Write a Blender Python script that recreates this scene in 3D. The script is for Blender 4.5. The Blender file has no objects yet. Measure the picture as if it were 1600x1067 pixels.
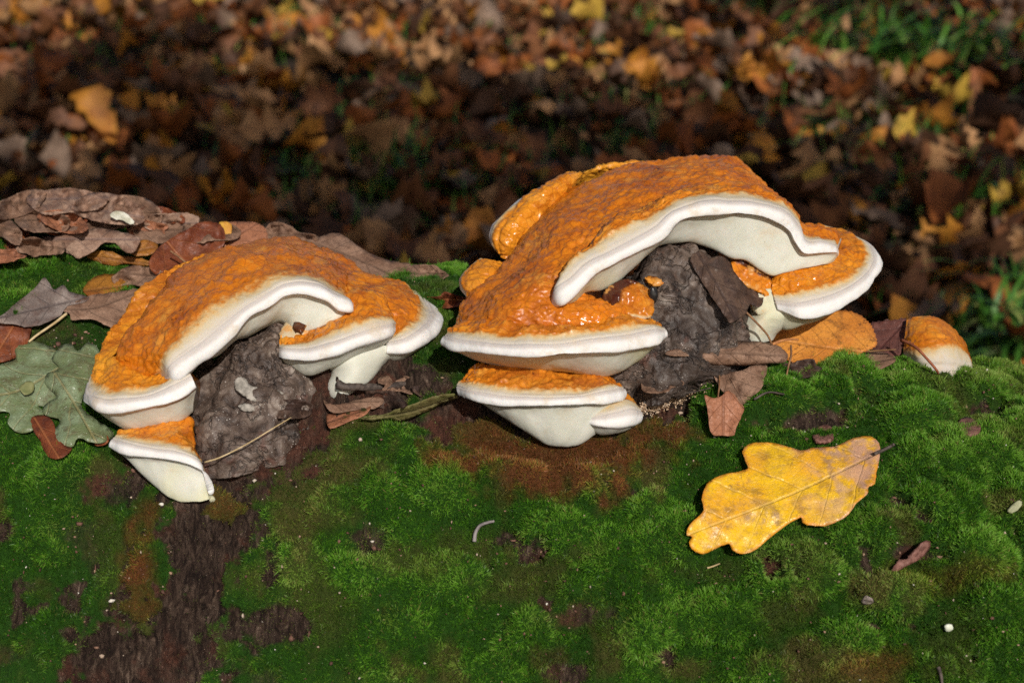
import bpy, bmesh, math, random
import numpy as np
from mathutils import Vector, Matrix
from mathutils.bvhtree import BVHTree
from mathutils.geometry import delaunay_2d_cdt

random.seed(7)
rng = np.random.default_rng(11)
SC = bpy.context.scene
COL = SC.collection

# ------------------------------------------------------------------ camera
PITCH = math.radians(20.0)
DIST = 0.85
CAM = np.array([0.0, -DIST * math.cos(PITCH), DIST * math.sin(PITCH)])
FWD = np.array([0.0, math.cos(PITCH), -math.sin(PITCH)])
UPV = np.array([0.0, math.sin(PITCH), math.cos(PITCH)])
RGT = np.array([1.0, 0.0, 0.0])
KPX = 36.0 / 50.0 / 1600.0
MM = 0.85 * KPX                       # one pixel of the photograph at the fungi, in metres
cd = bpy.data.cameras.new('camera')
cam = bpy.data.objects.new('camera', cd)
COL.objects.link(cam)
cam.location = CAM
cam.rotation_euler = (math.pi / 2 - PITCH, 0, 0)
cd.lens = 50; cd.sensor_width = 36; cd.clip_start = 0.02; cd.clip_end = 500
cd.dof.use_dof = True; cd.dof.focus_distance = 0.79; cd.dof.aperture_fstop = 8.5
SC.camera = cam

# ------------------------------------------------------------------ sky and sun
SUN_EL, SUN_AZ = math.radians(35), math.radians(16)      # azimuth: to the right of straight behind the camera
SUN_DIR = np.array([math.sin(SUN_AZ) * math.cos(SUN_EL), -math.cos(SUN_AZ) * math.cos(SUN_EL), math.sin(SUN_EL)])
w = bpy.data.worlds.new('World'); SC.world = w; w.use_nodes = True
nt = w.node_tree
sky = nt.nodes.new('ShaderNodeTexSky'); sky.sky_type = 'NISHITA'; sky.sun_disc = False
sky.sun_elevation = SUN_EL; sky.sun_rotation = math.atan2(SUN_DIR[0], SUN_DIR[1])
sky.air_density = 1.0; sky.dust_density = 3.0; sky.ozone_density = 0.6
nt.links.new(sky.outputs[0], nt.nodes['Background'].inputs[0])
nt.nodes['Background'].inputs[1].default_value = 0.06
sl = bpy.data.lights.new('sun', 'SUN'); sl.energy = 3.6; sl.angle = math.radians(0.5); sl.color = (1.0, 0.955, 0.89)
so = bpy.data.objects.new('sun', sl); COL.objects.link(so)
so.rotation_euler = Vector(SUN_DIR).to_track_quat('Z', 'Y').to_euler()
so.location = (1, -2, 3)
vs = SC.view_settings
vs.view_transform = 'Standard'; vs.look = 'None'; vs.exposure = 0.0; vs.gamma = 1.0; vs.use_curve_mapping = False
SC.cycles.max_bounces = 5; SC.cycles.diffuse_bounces = 3; SC.cycles.glossy_bounces = 2
SC.cycles.transmission_bounces = 3; SC.cycles.transparent_max_bounces = 4
SC.cycles.caustics_reflective = False; SC.cycles.caustics_refractive = False
SC.cycles.use_adaptive_sampling = True; SC.cycles.adaptive_threshold = 0.015
SC.cycles.use_denoising = False; SC.cycles.sample_clamp_indirect = 3.0

# ------------------------------------------------------------------ small maths
def P(px, py, q):
    """a point of the place: seen at pixel (px, py) of the photograph, q pixel-widths nearer than 0.85 m"""
    px = np.asarray(px, float); py = np.asarray(py, float); d = 0.85 - np.asarray(q, float) * MM
    return CAM + FWD * d[..., None] + RGT * ((px - 800) * KPX * d)[..., None] + UPV * ((533.5 - py) * KPX * d)[..., None]

def toq(p):
    """inverse of P: world -> px, py, q"""
    r = np.asarray(p, float) - CAM
    d = r @ FWD
    return 800 + (r @ RGT) / (KPX * d), 533.5 - (r @ UPV) / (KPX * d), (0.85 - d) / MM

def _hash(ix, iy, iz, seed):
    h = (ix.astype(np.int64) * 374761393 + iy.astype(np.int64) * 668265263 + iz.astype(np.int64) * 2147483647 + seed * 1274126177) & 0xffffffff
    h = ((h ^ (h >> 13)) * 1274126177) & 0xffffffff
    h = ((h ^ (h >> 16)) * 2246822519) & 0xffffffff
    h ^= h >> 13
    return (h & 0xffffff) / float(0xffffff)

def noise3(p, s=1.0, seed=0):
    """smooth value noise, -1..1"""
    p = np.asarray(p, float) * s + 517.3
    i = np.floor(p); f = p - i; i = i.astype(np.int64)
    f = f * f * f * (f * (f * 6 - 15) + 10)
    r = 0
    for dx in (0, 1):
        wx = f[..., 0] if dx else 1 - f[..., 0]
        for dy in (0, 1):
            wy = f[..., 1] if dy else 1 - f[..., 1]
            for dz in (0, 1):
                wz = f[..., 2] if dz else 1 - f[..., 2]
                r = r + wx * wy * wz * _hash(i[..., 0] + dx, i[..., 1] + dy, i[..., 2] + dz, seed)
    return r * 2 - 1

def fbm(p, s, o=4, seed=0, g=0.5):
    r = 0; a = 1; t = 0
    for k in range(o):
        r = r + a * noise3(p, s * 2.03 ** k, seed + k * 17); t += a; a *= g
    return r / t * 1.6

def voro(p, s, seed=0):
    """distance to nearest and second nearest cell point, and the cell's own random number"""
    p = np.asarray(p, float) * s + 331.7
    i = np.floor(p).astype(np.int64); f = p - i
    d1 = np.full(p.shape[0], 9.0); d2 = d1.copy(); idv = np.zeros(p.shape[0])
    for dx in (-1, 0, 1):
        for dy in (-1, 0, 1):
            for dz in (-1, 0, 1):
                a, b, c = i[:, 0] + dx, i[:, 1] + dy, i[:, 2] + dz
                jx = _hash(a, b, c, seed + 1); jy = _hash(a, b, c, seed + 2); jz = _hash(a, b, c, seed + 3)
                d = np.sqrt((dx + jx - f[:, 0]) ** 2 + (dy + jy - f[:, 1]) ** 2 + (dz + jz - f[:, 2]) ** 2)
                m = d < d1
                d2 = np.where(m, d1, np.minimum(d2, d)); idv = np.where(m, _hash(a, b, c, seed + 9), idv)
                d1 = np.where(m, d, d1)
    return d1, d2, idv

def sstep(a, b, x):
    t = np.clip((x - a) / (b - a), 0, 1)
    return t * t * (3 - 2 * t)

def cr(pts, n, closed=False):
    """Catmull-Rom through pts (k, dim) -> n samples"""
    pts = np.asarray(pts, float); k = len(pts)
    if closed:
        t = np.arange(n) * k / n
        i = np.floor(t).astype(int); f = (t - i)[:, None] if pts.ndim == 2 else (t - i)[:, None, None]
        a, b, c, d = pts[(i - 1) % k], pts[i % k], pts[(i + 1) % k], pts[(i + 2) % k]
    else:
        t = np.linspace(0, k - 1, n); i = np.minimum(np.floor(t).astype(int), k - 2)
        f = (t - i)[:, None] if pts.ndim == 2 else (t - i)[:, None, None]
        ext = np.concatenate([2 * pts[:1] - pts[1:2], pts, 2 * pts[-1:] - pts[-2:-1]])
        a, b, c, d = ext[i], ext[i + 1], ext[i + 2], ext[i + 3]
    return 0.5 * (2 * b + (c - a) * f + (2 * a - 5 * b + 4 * c - d) * f ** 2 + (3 * b - a - 3 * c + d) * f ** 3)

# ------------------------------------------------------------------ scene tree helpers
def mesh_np(name, V, F, mat=None, attrs=None, smooth=True, parent=None, uv=None):
    """one mesh object from numpy verts and faces (uniform polygons, or a list of index lists)"""
    me = bpy.data.meshes.new(name)
    V = np.asarray(V, np.float32)
    if isinstance(F, np.ndarray):
        nf, k = F.shape
        me.vertices.add(len(V)); me.vertices.foreach_set('co', V.ravel())
        me.loops.add(nf * k); me.loops.foreach_set('vertex_index', F.astype(np.int32).ravel())
        me.polygons.add(nf)
        me.polygons.foreach_set('loop_start', np.arange(0, nf * k, k, dtype=np.int32))
        me.update(calc_edges=True)
    else:
        me.from_pydata([tuple(v) for v in V.tolist()], [], F)
        me.update()
    if smooth:
        me.polygons.foreach_set('use_smooth', np.ones(len(me.polygons), bool))
    for an, av in (attrs or {}).items():
        av = np.asarray(av, np.float32)
        if av.ndim == 1:
            a = me.attributes.new(an, 'FLOAT', 'POINT'); a.data.foreach_set('value', av)
        else:
            if av.shape[1] == 3:
                a = me.attributes.new(an, 'FLOAT_VECTOR', 'POINT'); a.data.foreach_set('vector', av.ravel())
    o = bpy.data.objects.new(name, me); COL.objects.link(o)
    if mat: me.materials.append(mat)
    if parent: o.parent = parent
    return o

def tag(o, label=None, cat=None, group=None, kind=None):
    if label: o['label'] = label
    if cat: o['category'] = cat
    if group: o['group'] = group
    if kind: o['kind'] = kind
    return o

def empty(name, loc=(0, 0, 0)):
    o = bpy.data.objects.new(name, None); COL.objects.link(o); o.location = Vector(loc); o.empty_display_size = 0.01
    return o

def put(parent, child):
    """parent keeping the child's world place"""
    child.parent = parent
    child.matrix_parent_inverse = Matrix.Translation(-Vector(parent.location))
    return child

def tube(pts, rad, seg=8, n=None):
    """verts, quads of a tapered tube through world points"""
    pts = np.asarray(pts, float); rad = np.asarray(rad, float)
    if rad.ndim == 0: rad = np.full(len(pts), float(rad))
    if n:
        q = cr(np.concatenate([pts, rad[:, None]], 1), n); pts, rad = q[:, :3], np.maximum(q[:, 3], 1e-5)
    m = len(pts)
    t = np.gradient(pts, axis=0); t /= np.linalg.norm(t, axis=1)[:, None] + 1e-12
    ref = np.array([0.31, 0.52, 0.79]); a = np.cross(t, ref); a /= np.linalg.norm(a, axis=1)[:, None] + 1e-9
    b = np.cross(t, a)
    ang = np.arange(seg) * 2 * math.pi / seg
    V = pts[:, None] + rad[:, None, None] * (a[:, None] * np.cos(ang)[None, :, None] + b[:, None] * np.sin(ang)[None, :, None])
    V = V.reshape(-1, 3)
    F = []
    for i in range(m - 1):
        for j in range(seg):
            F.append([i * seg + j, i * seg + (j + 1) % seg, (i + 1) * seg + (j + 1) % seg, (i + 1) * seg + j])
    F.append(list(range(seg))[::-1]); F.append([(m - 1) * seg + j for j in range(seg)])
    return V, F

# ------------------------------------------------------------------ node helper
class N:
    def __init__(self, name):
        self.m = bpy.data.materials.new(name); self.m.use_nodes = True
        self.t = self.m.node_tree; self.b = self.t.nodes['Principled BSDF']
        self.b.inputs['Roughness'].default_value = 0.8
    def n(self, typ, **kw):
        nd = self.t.nodes.new(typ)
        ins = kw.pop('ins', {})
        for k, v in kw.items(): setattr(nd, k, v)
        for k, v in ins.items(): self.set(nd.inputs[k], v)
        return nd
    def set(self, sock, v):
        if isinstance(v, bpy.types.NodeSocket): self.t.links.new(v, sock)
        elif isinstance(v, (tuple, list)) and len(v) == 3 and sock.type == 'RGBA': sock.default_value = (*v, 1)
        else: sock.default_value = v
    def attr(self, name, vec=False):
        a = self.n('ShaderNodeAttribute', attribute_name=name)
        return a.outputs['Vector'] if vec else a.outputs['Fac']
    def pos(self):
        return self.n('ShaderNodeNewGeometry').outputs['Position']
    def obj(self):
        return self.n('ShaderNodeTexCoord').outputs['Object']
    def noise(self, vec, scale, detail=4, rough=0.55, dist=0):
        return self.n('ShaderNodeTexNoise', ins={'Vector': vec, 'Scale': scale, 'Detail': detail, 'Roughness': rough, 'Distortion': dist}).outputs['Fac']
    def voro(self, vec, scale, feature='F1', out='Distance', **ins):
        return self.n('ShaderNodeTexVoronoi', feature=feature, ins={'Vector': vec, 'Scale': scale, **ins}).outputs[out]
    def math(self, op, a, b=0.0, c=0.0, clamp=False):
        nd = self.n('ShaderNodeMath', operation=op, use_clamp=clamp)
        self.set(nd.inputs[0], a); self.set(nd.inputs[1], b); self.set(nd.inputs[2], c)
        return nd.outputs[0]
    def ss(self, x, a, b, lo=0.0, hi=1.0):
        nd = self.n('ShaderNodeMapRange', interpolation_type='SMOOTHSTEP')
        for s, v in zip(('Value', 'From Min', 'From Max', 'To Min', 'To Max'), (x, a, b, lo, hi)): self.set(nd.inputs[s], v)
        return nd.outputs[0]
    def mix(self, f, a, b, mode='MIX'):
        nd = self.n('ShaderNodeMix', data_type='RGBA', blend_type=mode)
        self.set(nd.inputs[0], f); self.set(nd.inputs[6], a); self.set(nd.inputs[7], b)
        return nd.outputs[2]
    def ramp(self, f, stops):
        nd = self.n('ShaderNodeValToRGB'); self.set(nd.inputs[0], f)
        e = nd.color_ramp.elements
        while len(e) > 1: e.remove(e[-1])
        e[0].position = stops[0][0]; e[0].color = (*stops[0][1], 1)
        for p, c in stops[1:]:
            x = e.new(p); x.color = (*c, 1)
        return nd.outputs[0]
    def bump(self, h, dist, strength=1.0, normal=None):
        nd = self.n('ShaderNodeBump', ins={'Height': h, 'Distance': dist, 'Strength': strength})
        if normal is not None: self.set(nd.inputs['Normal'], normal)
        return nd.outputs[0]
    def out(self, **kw):
        for k, v in kw.items(): self.set(self.b.inputs[k.replace('_', ' ')], v)
        return self.m

# ------------------------------------------------------------------ the log
LX = np.array([-0.9, -0.40, -0.19, -0.03, 0.17, 0.30, 0.9])
LPY = np.array([300, 330, 385, 432, 562, 600, 640.])
LD = np.array([1.04, 1.02, 0.98, 0.95, 0.90, 0.885, 0.87])
LR = np.array([0.28, 0.26, 0.24, 0.215, 0.18, 0.17, 0.15])
def log_frame(x):
    py = np.interp(x, LX, LPY); d = np.interp(x, LX, LD); R = np.interp(x, LX, LR)
    k = 9
    # smooth the tables
    acc = 0
    for o in np.linspace(-0.09, 0.09, k):
        acc = acc + np.stack([np.interp(x + o, LX, LPY), np.interp(x + o, LX, LD), np.interp(x + o, LX, LR)])
    py, d, R = acc / k
    c = CAM + FWD * d[..., None] + UPV * ((533.5 - py) * KPX * d)[..., None]
    n = np.array([0, math.sin(PITCH), math.cos(PITCH)])
    c = c - n * R[..., None]
    c[..., 0] = x
    return c, R

# patches on the log: centre px, py, half-widths, strength
BARE = [(305, 850, 95, 125, 1.5), (262, 960, 80, 70, 1.3), (235, 1040, 95, 75, 1.5), (425, 965, 52, 36, .75), (355, 745, 60, 60, 1), (395, 690, 95, 62, 1.2), (470, 610, 95, 60, 1.2), (600, 600, 110, 42, 1.1),
        (745, 655, 105, 33, 1), (1270, 668, 62, 20, .9), (1545, 668, 40, 12, .7), (1035, 610, 75, 58, 1.3), (890, 770, 80, 20, .6), (570, 840, 30, 24, .6),
        (900, 960, 60, 26, .6), (1425, 868, 40, 14, .7), (15, 1025, 60, 34, .5), (140, 845, 36, 40, .5), (600, 955, 26, 22, .5), (990, 650, 60, 30, 1),
        (900, 1050, 40, 22, .7), (200, 770, 55, 40, .6), (560, 1050, 50, 20, .4), (1160, 600, 40, 28, .5), (130, 470, 60, 40, .3),
        (30, 560, 160, 60, .5), (60, 920, 40, 20, .5), (420, 1060, 30, 16, .5)]
RUST = [(885, 724, 135, 40, 1.6), (1010, 690, 48, 26, 1.1), (222, 880, 26, 66, 1.0), (222, 945, 30, 14, .7), (760, 690, 50, 26, .8), (345, 790, 42, 30, .7), (1480, 905, 60, 22, .4), (1370, 1040, 60, 20, .6)]
OLIVE = [(480, 700, 75, 44, 1.2), (425, 760, 62, 36, 1.1), (1018, 762, 15, 34, 1.2), (560, 662, 60, 22, .9), (455, 815, 60, 26, .9), (390, 900, 50, 30, .6), (270, 1000, 70, 24, .6),
         (740, 860, 50, 16, .5), (820, 910, 60, 34, .7), (1275, 1030, 46, 38, 1.2), (1345, 925, 26, 22, 1.1), (1345, 1058, 30, 12, 1.1), (1220, 960, 60, 30, .5), (500, 960, 50, 60, .5), (1560, 620, 80, 40, .6), (1100, 900, 70, 20, .4),
         (620, 880, 70, 20, .5), (170, 870, 30, 40, .4), (1060, 1040, 40, 14, .9), (1480, 1015, 30, 40, .4), (1250, 890, 40, 40, .5)]
def patch(px, py, L, w, soft=0.7):
    r = np.zeros_like(px)
    for cx, cy, rx, ry, s in L:
        e = np.sqrt(((px - cx) / rx) ** 2 + ((py - cy) / ry) ** 2)
        r = np.maximum(r, s * (1 - sstep(1 - soft, 1 + soft, e + w)))
    return np.clip(r, 0, 1)
def log_masks(p):
    px, py, q = toq(p)
    w1 = fbm(p, 45, 3, 3) * 0.7 + fbm(p, 150, 4, 13) * .45
    bare = patch(px, py, BARE, w1)
    gaps = sstep(0.58, 0.9, fbm(p, 48, 5, 21)) * 0.7
    bare = np.maximum(bare, gaps)
    rust = patch(px, py, RUST, fbm(p, 50, 3, 5) * 0.7 + fbm(p, 160, 4, 15) * .4)
    olive = patch(px, py, OLIVE, fbm(p, 40, 3, 8) * 0.8 + fbm(p, 150, 4, 18) * .4)
    olive = np.maximum(olive, sstep(0.3, 0.8, fbm(p, 38, 5, 31)) * 0.8)
    back = sstep(0.10, 0.25, p[:, 1]) * 0.3
    bare = np.where(rust > 0.4, bare * 0.25, bare)
    return bare, rust, olive

# ring angles: dense on the side seen, from +z (0) towards the camera (positive)
NX, NV, NB = 700, 390, 30
th = np.radians(np.concatenate([np.linspace(-38, 118, NV), np.linspace(118, 322, NB + 2)[1:-1]]))
xs = np.concatenate([np.linspace(-0.85, -0.40, 22)[:-1], np.linspace(-0.40, 0.37, NX), np.linspace(0.37, 0.85, 22)[1:]])
c, R = log_frame(xs)
Vn = np.stack([np.zeros_like(th), -np.sin(th), np.cos(th)], 1)
LV = (c[:, None] + R[:, None, None] * Vn[None]).reshape(-1, 3)
LN = np.broadcast_to(Vn[None], (len(xs), len(th), 3)).reshape(-1, 3)
LV = LV + LN * (fbm(LV, 9, 3, 40) * 0.010)[:, None]
bare, rust, olive = log_masks(LV)
moss = np.clip(1 - bare, 0, 1)
wp = LV + 0.006 * np.stack([noise3(LV, 60, 61), noise3(LV, 60, 62), noise3(LV, 60, 63)], 1)
d1, d2, cid = voro(wp * np.array([.85, 1, 1.1]), 29, 4)
dA, dB, cid2 = voro(wp, 62, 14)
cush = np.clip(1 - (d1 / .95) ** 2, 0, 1) ** .6 * (0.35 + 0.65 * cid) * 0.023 + np.clip(1 - (dA / .95) ** 2, 0, 1) ** .6 * (.3 + .7 * cid2) * 0.0048
pxL, pyL, _ = toq(LV)
under = patch(pxL, pyL, [(1228, 775, 150, 62, 1)], (pxL - 1228) * (pyL - 775) / 30000., .35)
flat = patch(pxL, pyL, [(235, 520, 130, 190, 1), (420, 440, 250, 90, 1), (600, 520, 120, 90, 1), (860, 690, 150, 46, 1), (1190, 530, 90, 40, 1), (760, 520, 90, 80, 1), (410, 650, 110, 110, 1), (310, 785, 75, 36, 1)], 0, .3)
MOUND = [(1330,602,72,30,1),(1440,604,62,30,1),(1545,620,60,26,.8),(1225,640,52,26,.9),(1185,606,36,22,.8),(1430,672,62,30,1),(1515,725,82,46,1),(1590,690,46,40,.8),(1470,795,72,42,1),(1345,838,62,36,.9),
 (1050,842,72,44,1),(1235,905,74,44,1),(1395,935,62,36,.9),(955,866,58,38,.9),(785,745,58,40,1),(640,706,52,34,.9),(705,770,58,46,1),(870,845,58,36,.8),(560,890,52,36,.8),(625,1005,62,48,.9),(1110,965,78,42,.9),
 (1310,1005,58,36,.8),(1510,880,72,40,1),(1000,985,66,42,.9),(820,1000,58,46,.9),(700,905,58,40,.8),(460,880,42,34,.8),(80,820,62,58,.7),(105,740,60,38,.7),(100,1000,60,40,.7),(1480,1045,58,34,.9),(1185,1045,60,34,.8),
 (1580,800,50,44,.9),(1560,960,60,44,.9),(930,770,50,26,.7),(1010,800,40,24,.7),(590,770,42,30,.8),(520,800,40,26,.7),(1440,735,50,30,.8),(760,1050,60,34,.8),(900,930,46,30,.7),(1110,620,40,26,.7),(1290,560,50,18,.6)]
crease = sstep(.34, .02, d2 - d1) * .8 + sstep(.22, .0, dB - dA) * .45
mnd = np.zeros(len(LV))
jx_ = pxL + 14 * noise3(LV, 75, 301) + 6 * noise3(LV, 190, 303); jy_ = pyL + 10 * noise3(LV, 75, 302) + 5 * noise3(LV, 190, 304)
vis_ = (LV[:, 1] < .12) & (pyL > 480)
for a_, b_, c_, d_, e_ in MOUND:
    r2 = ((jx_ - a_) / (c_ * 1.12)) ** 2 + ((jy_ - b_) / (d_ * 1.12)) ** 2
    mnd = np.maximum(mnd, np.where(vis_, np.clip(1 - r2, 0, 1) ** .55 * e_ * .0125, 0))
covered = (mnd > .0006)
cush = np.where(covered, mnd + cush * .28, cush * .42)
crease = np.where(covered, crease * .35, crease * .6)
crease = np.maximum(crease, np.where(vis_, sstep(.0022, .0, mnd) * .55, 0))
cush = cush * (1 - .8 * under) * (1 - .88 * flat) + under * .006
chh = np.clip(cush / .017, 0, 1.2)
disp = moss * (0.002 + cush)
ridge = np.abs(fbm(LV * np.array([2.2, 1, 1]), 42, 5, 71))
disp += (1 - moss) * (0.0048 * fbm(LV * np.array([1.6, .8, .8]), 95, 6, 77) - 0.0028 * (1 - sstep(0, .12, ridge)))
disp += 0.0007 * fbm(LV, 420, 3, 90)
LV = LV + LN * disp[:, None]
nt_ = len(th)
ii, jj = np.meshgrid(np.arange(len(xs) - 1), np.arange(nt_), indexing='ij')
LF = np.stack([ii * nt_ + jj, (ii + 1) * nt_ + jj, (ii + 1) * nt_ + (jj + 1) % nt_, ii * nt_ + (jj + 1) % nt_], -1).reshape(-1, 4)

def bark_material():
    n = N('bark')
    p = n.pos(); ba = n.attr('bare'); ru = n.attr('rust'); ol = n.attr('olive')
    st = n.n('ShaderNodeVectorMath', operation='MULTIPLY', ins={0: p, 1: (1.7, .55, .55)}).outputs[0]
    a = n.noise(st, 170, 8, .75, .9); b = n.noise(p, 420, 5, .7); cc = n.noise(p, 38, 4)
    col = n.ramp(a, [(.32, (.006, .004, .003)), (.43, (.026, .014, .010)), (.52, (.062, .038, .027)), (.61, (.125, .082, .058)), (.72, (.32, .23, .175))])
    red = n.ramp(b, [(.3, (.04, .012, .008)), (.7, (.20, .075, .045))])
    col = n.mix(n.ss(cc, .5, .66, 0, .75), col, red)
    speck = n.voro(p, 700, 'F1')
    col = n.mix(n.math('MULTIPLY', n.ss(speck, .16, .06), n.ss(n.noise(p, 90, 2), .5, .6)), col, (.42, .34, .27))
    soil = n.mix(n.noise(p, 260, 4), (.012, .050, .003), (.034, .115, .007))
    soil = n.mix(ru, soil, (.15, .055, .018)); soil = n.mix(n.math('MULTIPLY', ol, .8), soil, (.11, .085, .025))
    col = n.mix(n.ss(ba, .35, .65), soil, col)
    h = n.math('ADD', n.math('MULTIPLY', a, 1.0), n.math('MULTIPLY', b, .45))
    return n.out(Base_Color=col, Normal=n.bump(h, .005, 1.0), Roughness=.75, Specular_IOR_Level=.2)
BARK = bark_material()
log = mesh_np('log', LV, LF, BARK, {'bare': bare, 'rust': rust, 'olive': olive})
tag(log, 'thick fallen log furred with green moss, carrying the orange bracket fungi', 'log')
# sawn ends, outside the picture
for k, x in ((0, xs[0]), (len(xs) - 1, xs[-1])):
    ring = LV[k * nt_:(k + 1) * nt_]
    V = np.concatenate([ring, ring.mean(0, keepdims=True)])
    F = np.array([[j, (j + 1) % nt_, nt_] if k else [(j + 1) % nt_, j, nt_] for j in range(nt_)])
    put(log, mesh_np('cut_end', V, F, BARK, {'bare': np.ones(nt_ + 1), 'rust': np.zeros(nt_ + 1), 'olive': np.zeros(nt_ + 1)}))

st = 3
gx = np.arange(0, len(xs), st); gj = np.arange(0, nt_, st)
_V = LV.reshape(len(xs), nt_, 3)[gx][:, gj]
a_, b_ = _V.shape[:2]
_F = [(i * b_ + j, (i + 1) * b_ + j, (i + 1) * b_ + (j + 1) % b_, i * b_ + (j + 1) % b_) for i in range(a_ - 1) for j in range(b_)]
LBVH = BVHTree.FromPolygons([Vector(v) for v in _V.reshape(-1, 3)], _F)

def ray(px, py):
    d = FWD + RGT * (px - 800) * KPX + UPV * (533.5 - py) * KPX
    return Vector(d / np.linalg.norm(d))
def hit(px, py):
    """where the sight line of a pixel meets the log: point, normal (None past the crest)"""
    h, n, i, d = LBVH.ray_cast(Vector(CAM), ray(px, py))
    if h is None: return None, None
    if n.dot(ray(px, py)) > 0: n = -n
    return np.array(h), np.array(n)
def sq(px, py, default=-230):
    h, n = hit(px, py)
    return default if h is None else float(toq(h)[2])

# ------------------------------------------------------------------ lofts for the fungi and the burls
def loft(name, sections, zones, nu, nv, mat, parent, back=None, rough=1.0, rel=None, backzone=None, seed=0, attr=None, zmul=None):
    """closed cross-sections (px, py, q) lofted along the margin; back=(dpx, dpy, dq) closes each behind"""
    S = np.array(sections, float)
    Z = list(zones)
    if back is not None:
        b = (S[:, :1] * 0.55 + S[:, -1:] * 0.45) + np.array(back, float)
        S = np.concatenate([S, b], 1); Z.append(zones[0] if backzone is None else backzone)
    m, k = S.shape[:2]; nu = int(nu * .86); nv = int(nv * .87)
    W = P(S[..., 0], S[..., 1], S[..., 2])
    ZZ = np.broadcast_to(np.array(Z, float)[None, :, None], (m, k, 1)) * (1 if zmul is None else np.array(zmul, float)[:, None, None])
    data = np.concatenate([W, ZZ], -1)
    A = cr(data, nu)                                            # along
    A = np.moveaxis(cr(np.moveaxis(A, 1, 0), nv, closed=True), 0, 1)   # across
    V = A[..., :3].copy(); z = A[..., 3]
    du = np.gradient(V, axis=0)
    dv = np.roll(V, -1, 1) - np.roll(V, 1, 1)
    n = np.cross(du, dv); n /= np.linalg.norm(n, axis=-1)[..., None] + 1e-12
    cen = V.mean(1, keepdims=True)
    s = np.sign(((V - cen) * n).sum(-1).mean()); n = n * s
    Vf = V.reshape(-1, 3); nf = n.reshape(-1, 3); zf = z.reshape(-1)
    if rel == 'wood':
        r = np.abs(fbm(Vf * np.array([1, 1, .35]), 46, 5, 5 + seed))
        h = 0.0062 * fbm(Vf * np.array([1.25, 1, .42]), 46, 5, seed) + 0.0018 * fbm(Vf * np.array([1.3, 1, .5]), 150, 4, seed + 3) - 0.0026 * (1 - sstep(0, .07, r))
    else:
        org = (1 - sstep(.22, .5, zf))
        wv = Vf + 0.0030 * np.stack([noise3(Vf, 230, 1), noise3(Vf, 230, 2), noise3(Vf, 230, 3)], 1)
        a1, a2, _ = voro(wv * np.array([1, .8, 1.15]), 150, 3)
        b1, b2, _ = voro(wv, 300, 8)
        leather = sstep(0, .5, a2 - a1) * 0.00105 + sstep(0, .5, b2 - b1) * 0.00026
        h = org * (leather + 0.0019 * fbm(Vf, 62, 3, 31) + 0.0004 * fbm(Vf, 260, 3, 35)) * rough
        h += (1 - org) * (0.0006 * fbm(Vf, 70, 2, 36) + 0.00012 * fbm(Vf, 330, 3, 37))
        h -= 0.0013 * np.exp(-((zf - .10) / .035) ** 2) * (.6 + .4 * noise3(Vf, 60, 7)) * sstep(-.2, .3, noise3(Vf, 22, 9) + .3)
        h -= 0.0009 * np.exp(-((zf - .215) / .02) ** 2) * sstep(-.1, .3, noise3(Vf, 30, 19) + .1)
        h -= 0.0007 * np.exp(-((zf - .68) / .03) ** 2)
        h += 0.0014 * fbm(Vf, 26, 2, 91)
        bead = np.exp(-((zf - .9) / .16) ** 2)
        h += bead * 0.0004 * fbm(Vf, 70, 3, 44)
    Vf = Vf + nf * h[:, None]
    ii, jj = np.meshgrid(np.arange(nu - 1), np.arange(nv), indexing='ij')
    F = np.stack([ii * nv + jj, (ii + 1) * nv + jj, (ii + 1) * nv + (jj + 1) % nv, ii * nv + (jj + 1) % nv], -1).reshape(-1, 4)
    # end caps: fans to the ring centres
    c0, c1 = Vf[:nv].mean(0), Vf[-nv:].mean(0)
    V2 = np.concatenate([Vf, [c0, c1]]); z2 = np.concatenate([zf, [zf[:nv].mean(), zf[-nv:].mean()]])
    i0, i1 = nu * nv, nu * nv + 1
    jv = np.arange(0, nv)
    cap0 = np.stack([np.full(nv, i0), jv, (jv + 1) % nv], -1); b = (nu - 1) * nv
    cap1 = np.stack([np.full(nv, i1), b + (jv + 1) % nv, b + jv], -1)
    if s < 0: F = F[:, ::-1]; cap0 = cap0[:, ::-1]; cap1 = cap1[:, ::-1]
    lst = F.tolist() + cap0.tolist() + cap1.tolist()
    at = {'zone': z2}
    if attr: at.update({k_: np.full(len(V2), v_) for k_, v_ in attr.items()})
    o = mesh_np(name, V2, lst, mat, at)
    if parent is not None: put(parent, o)
    return o

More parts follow.
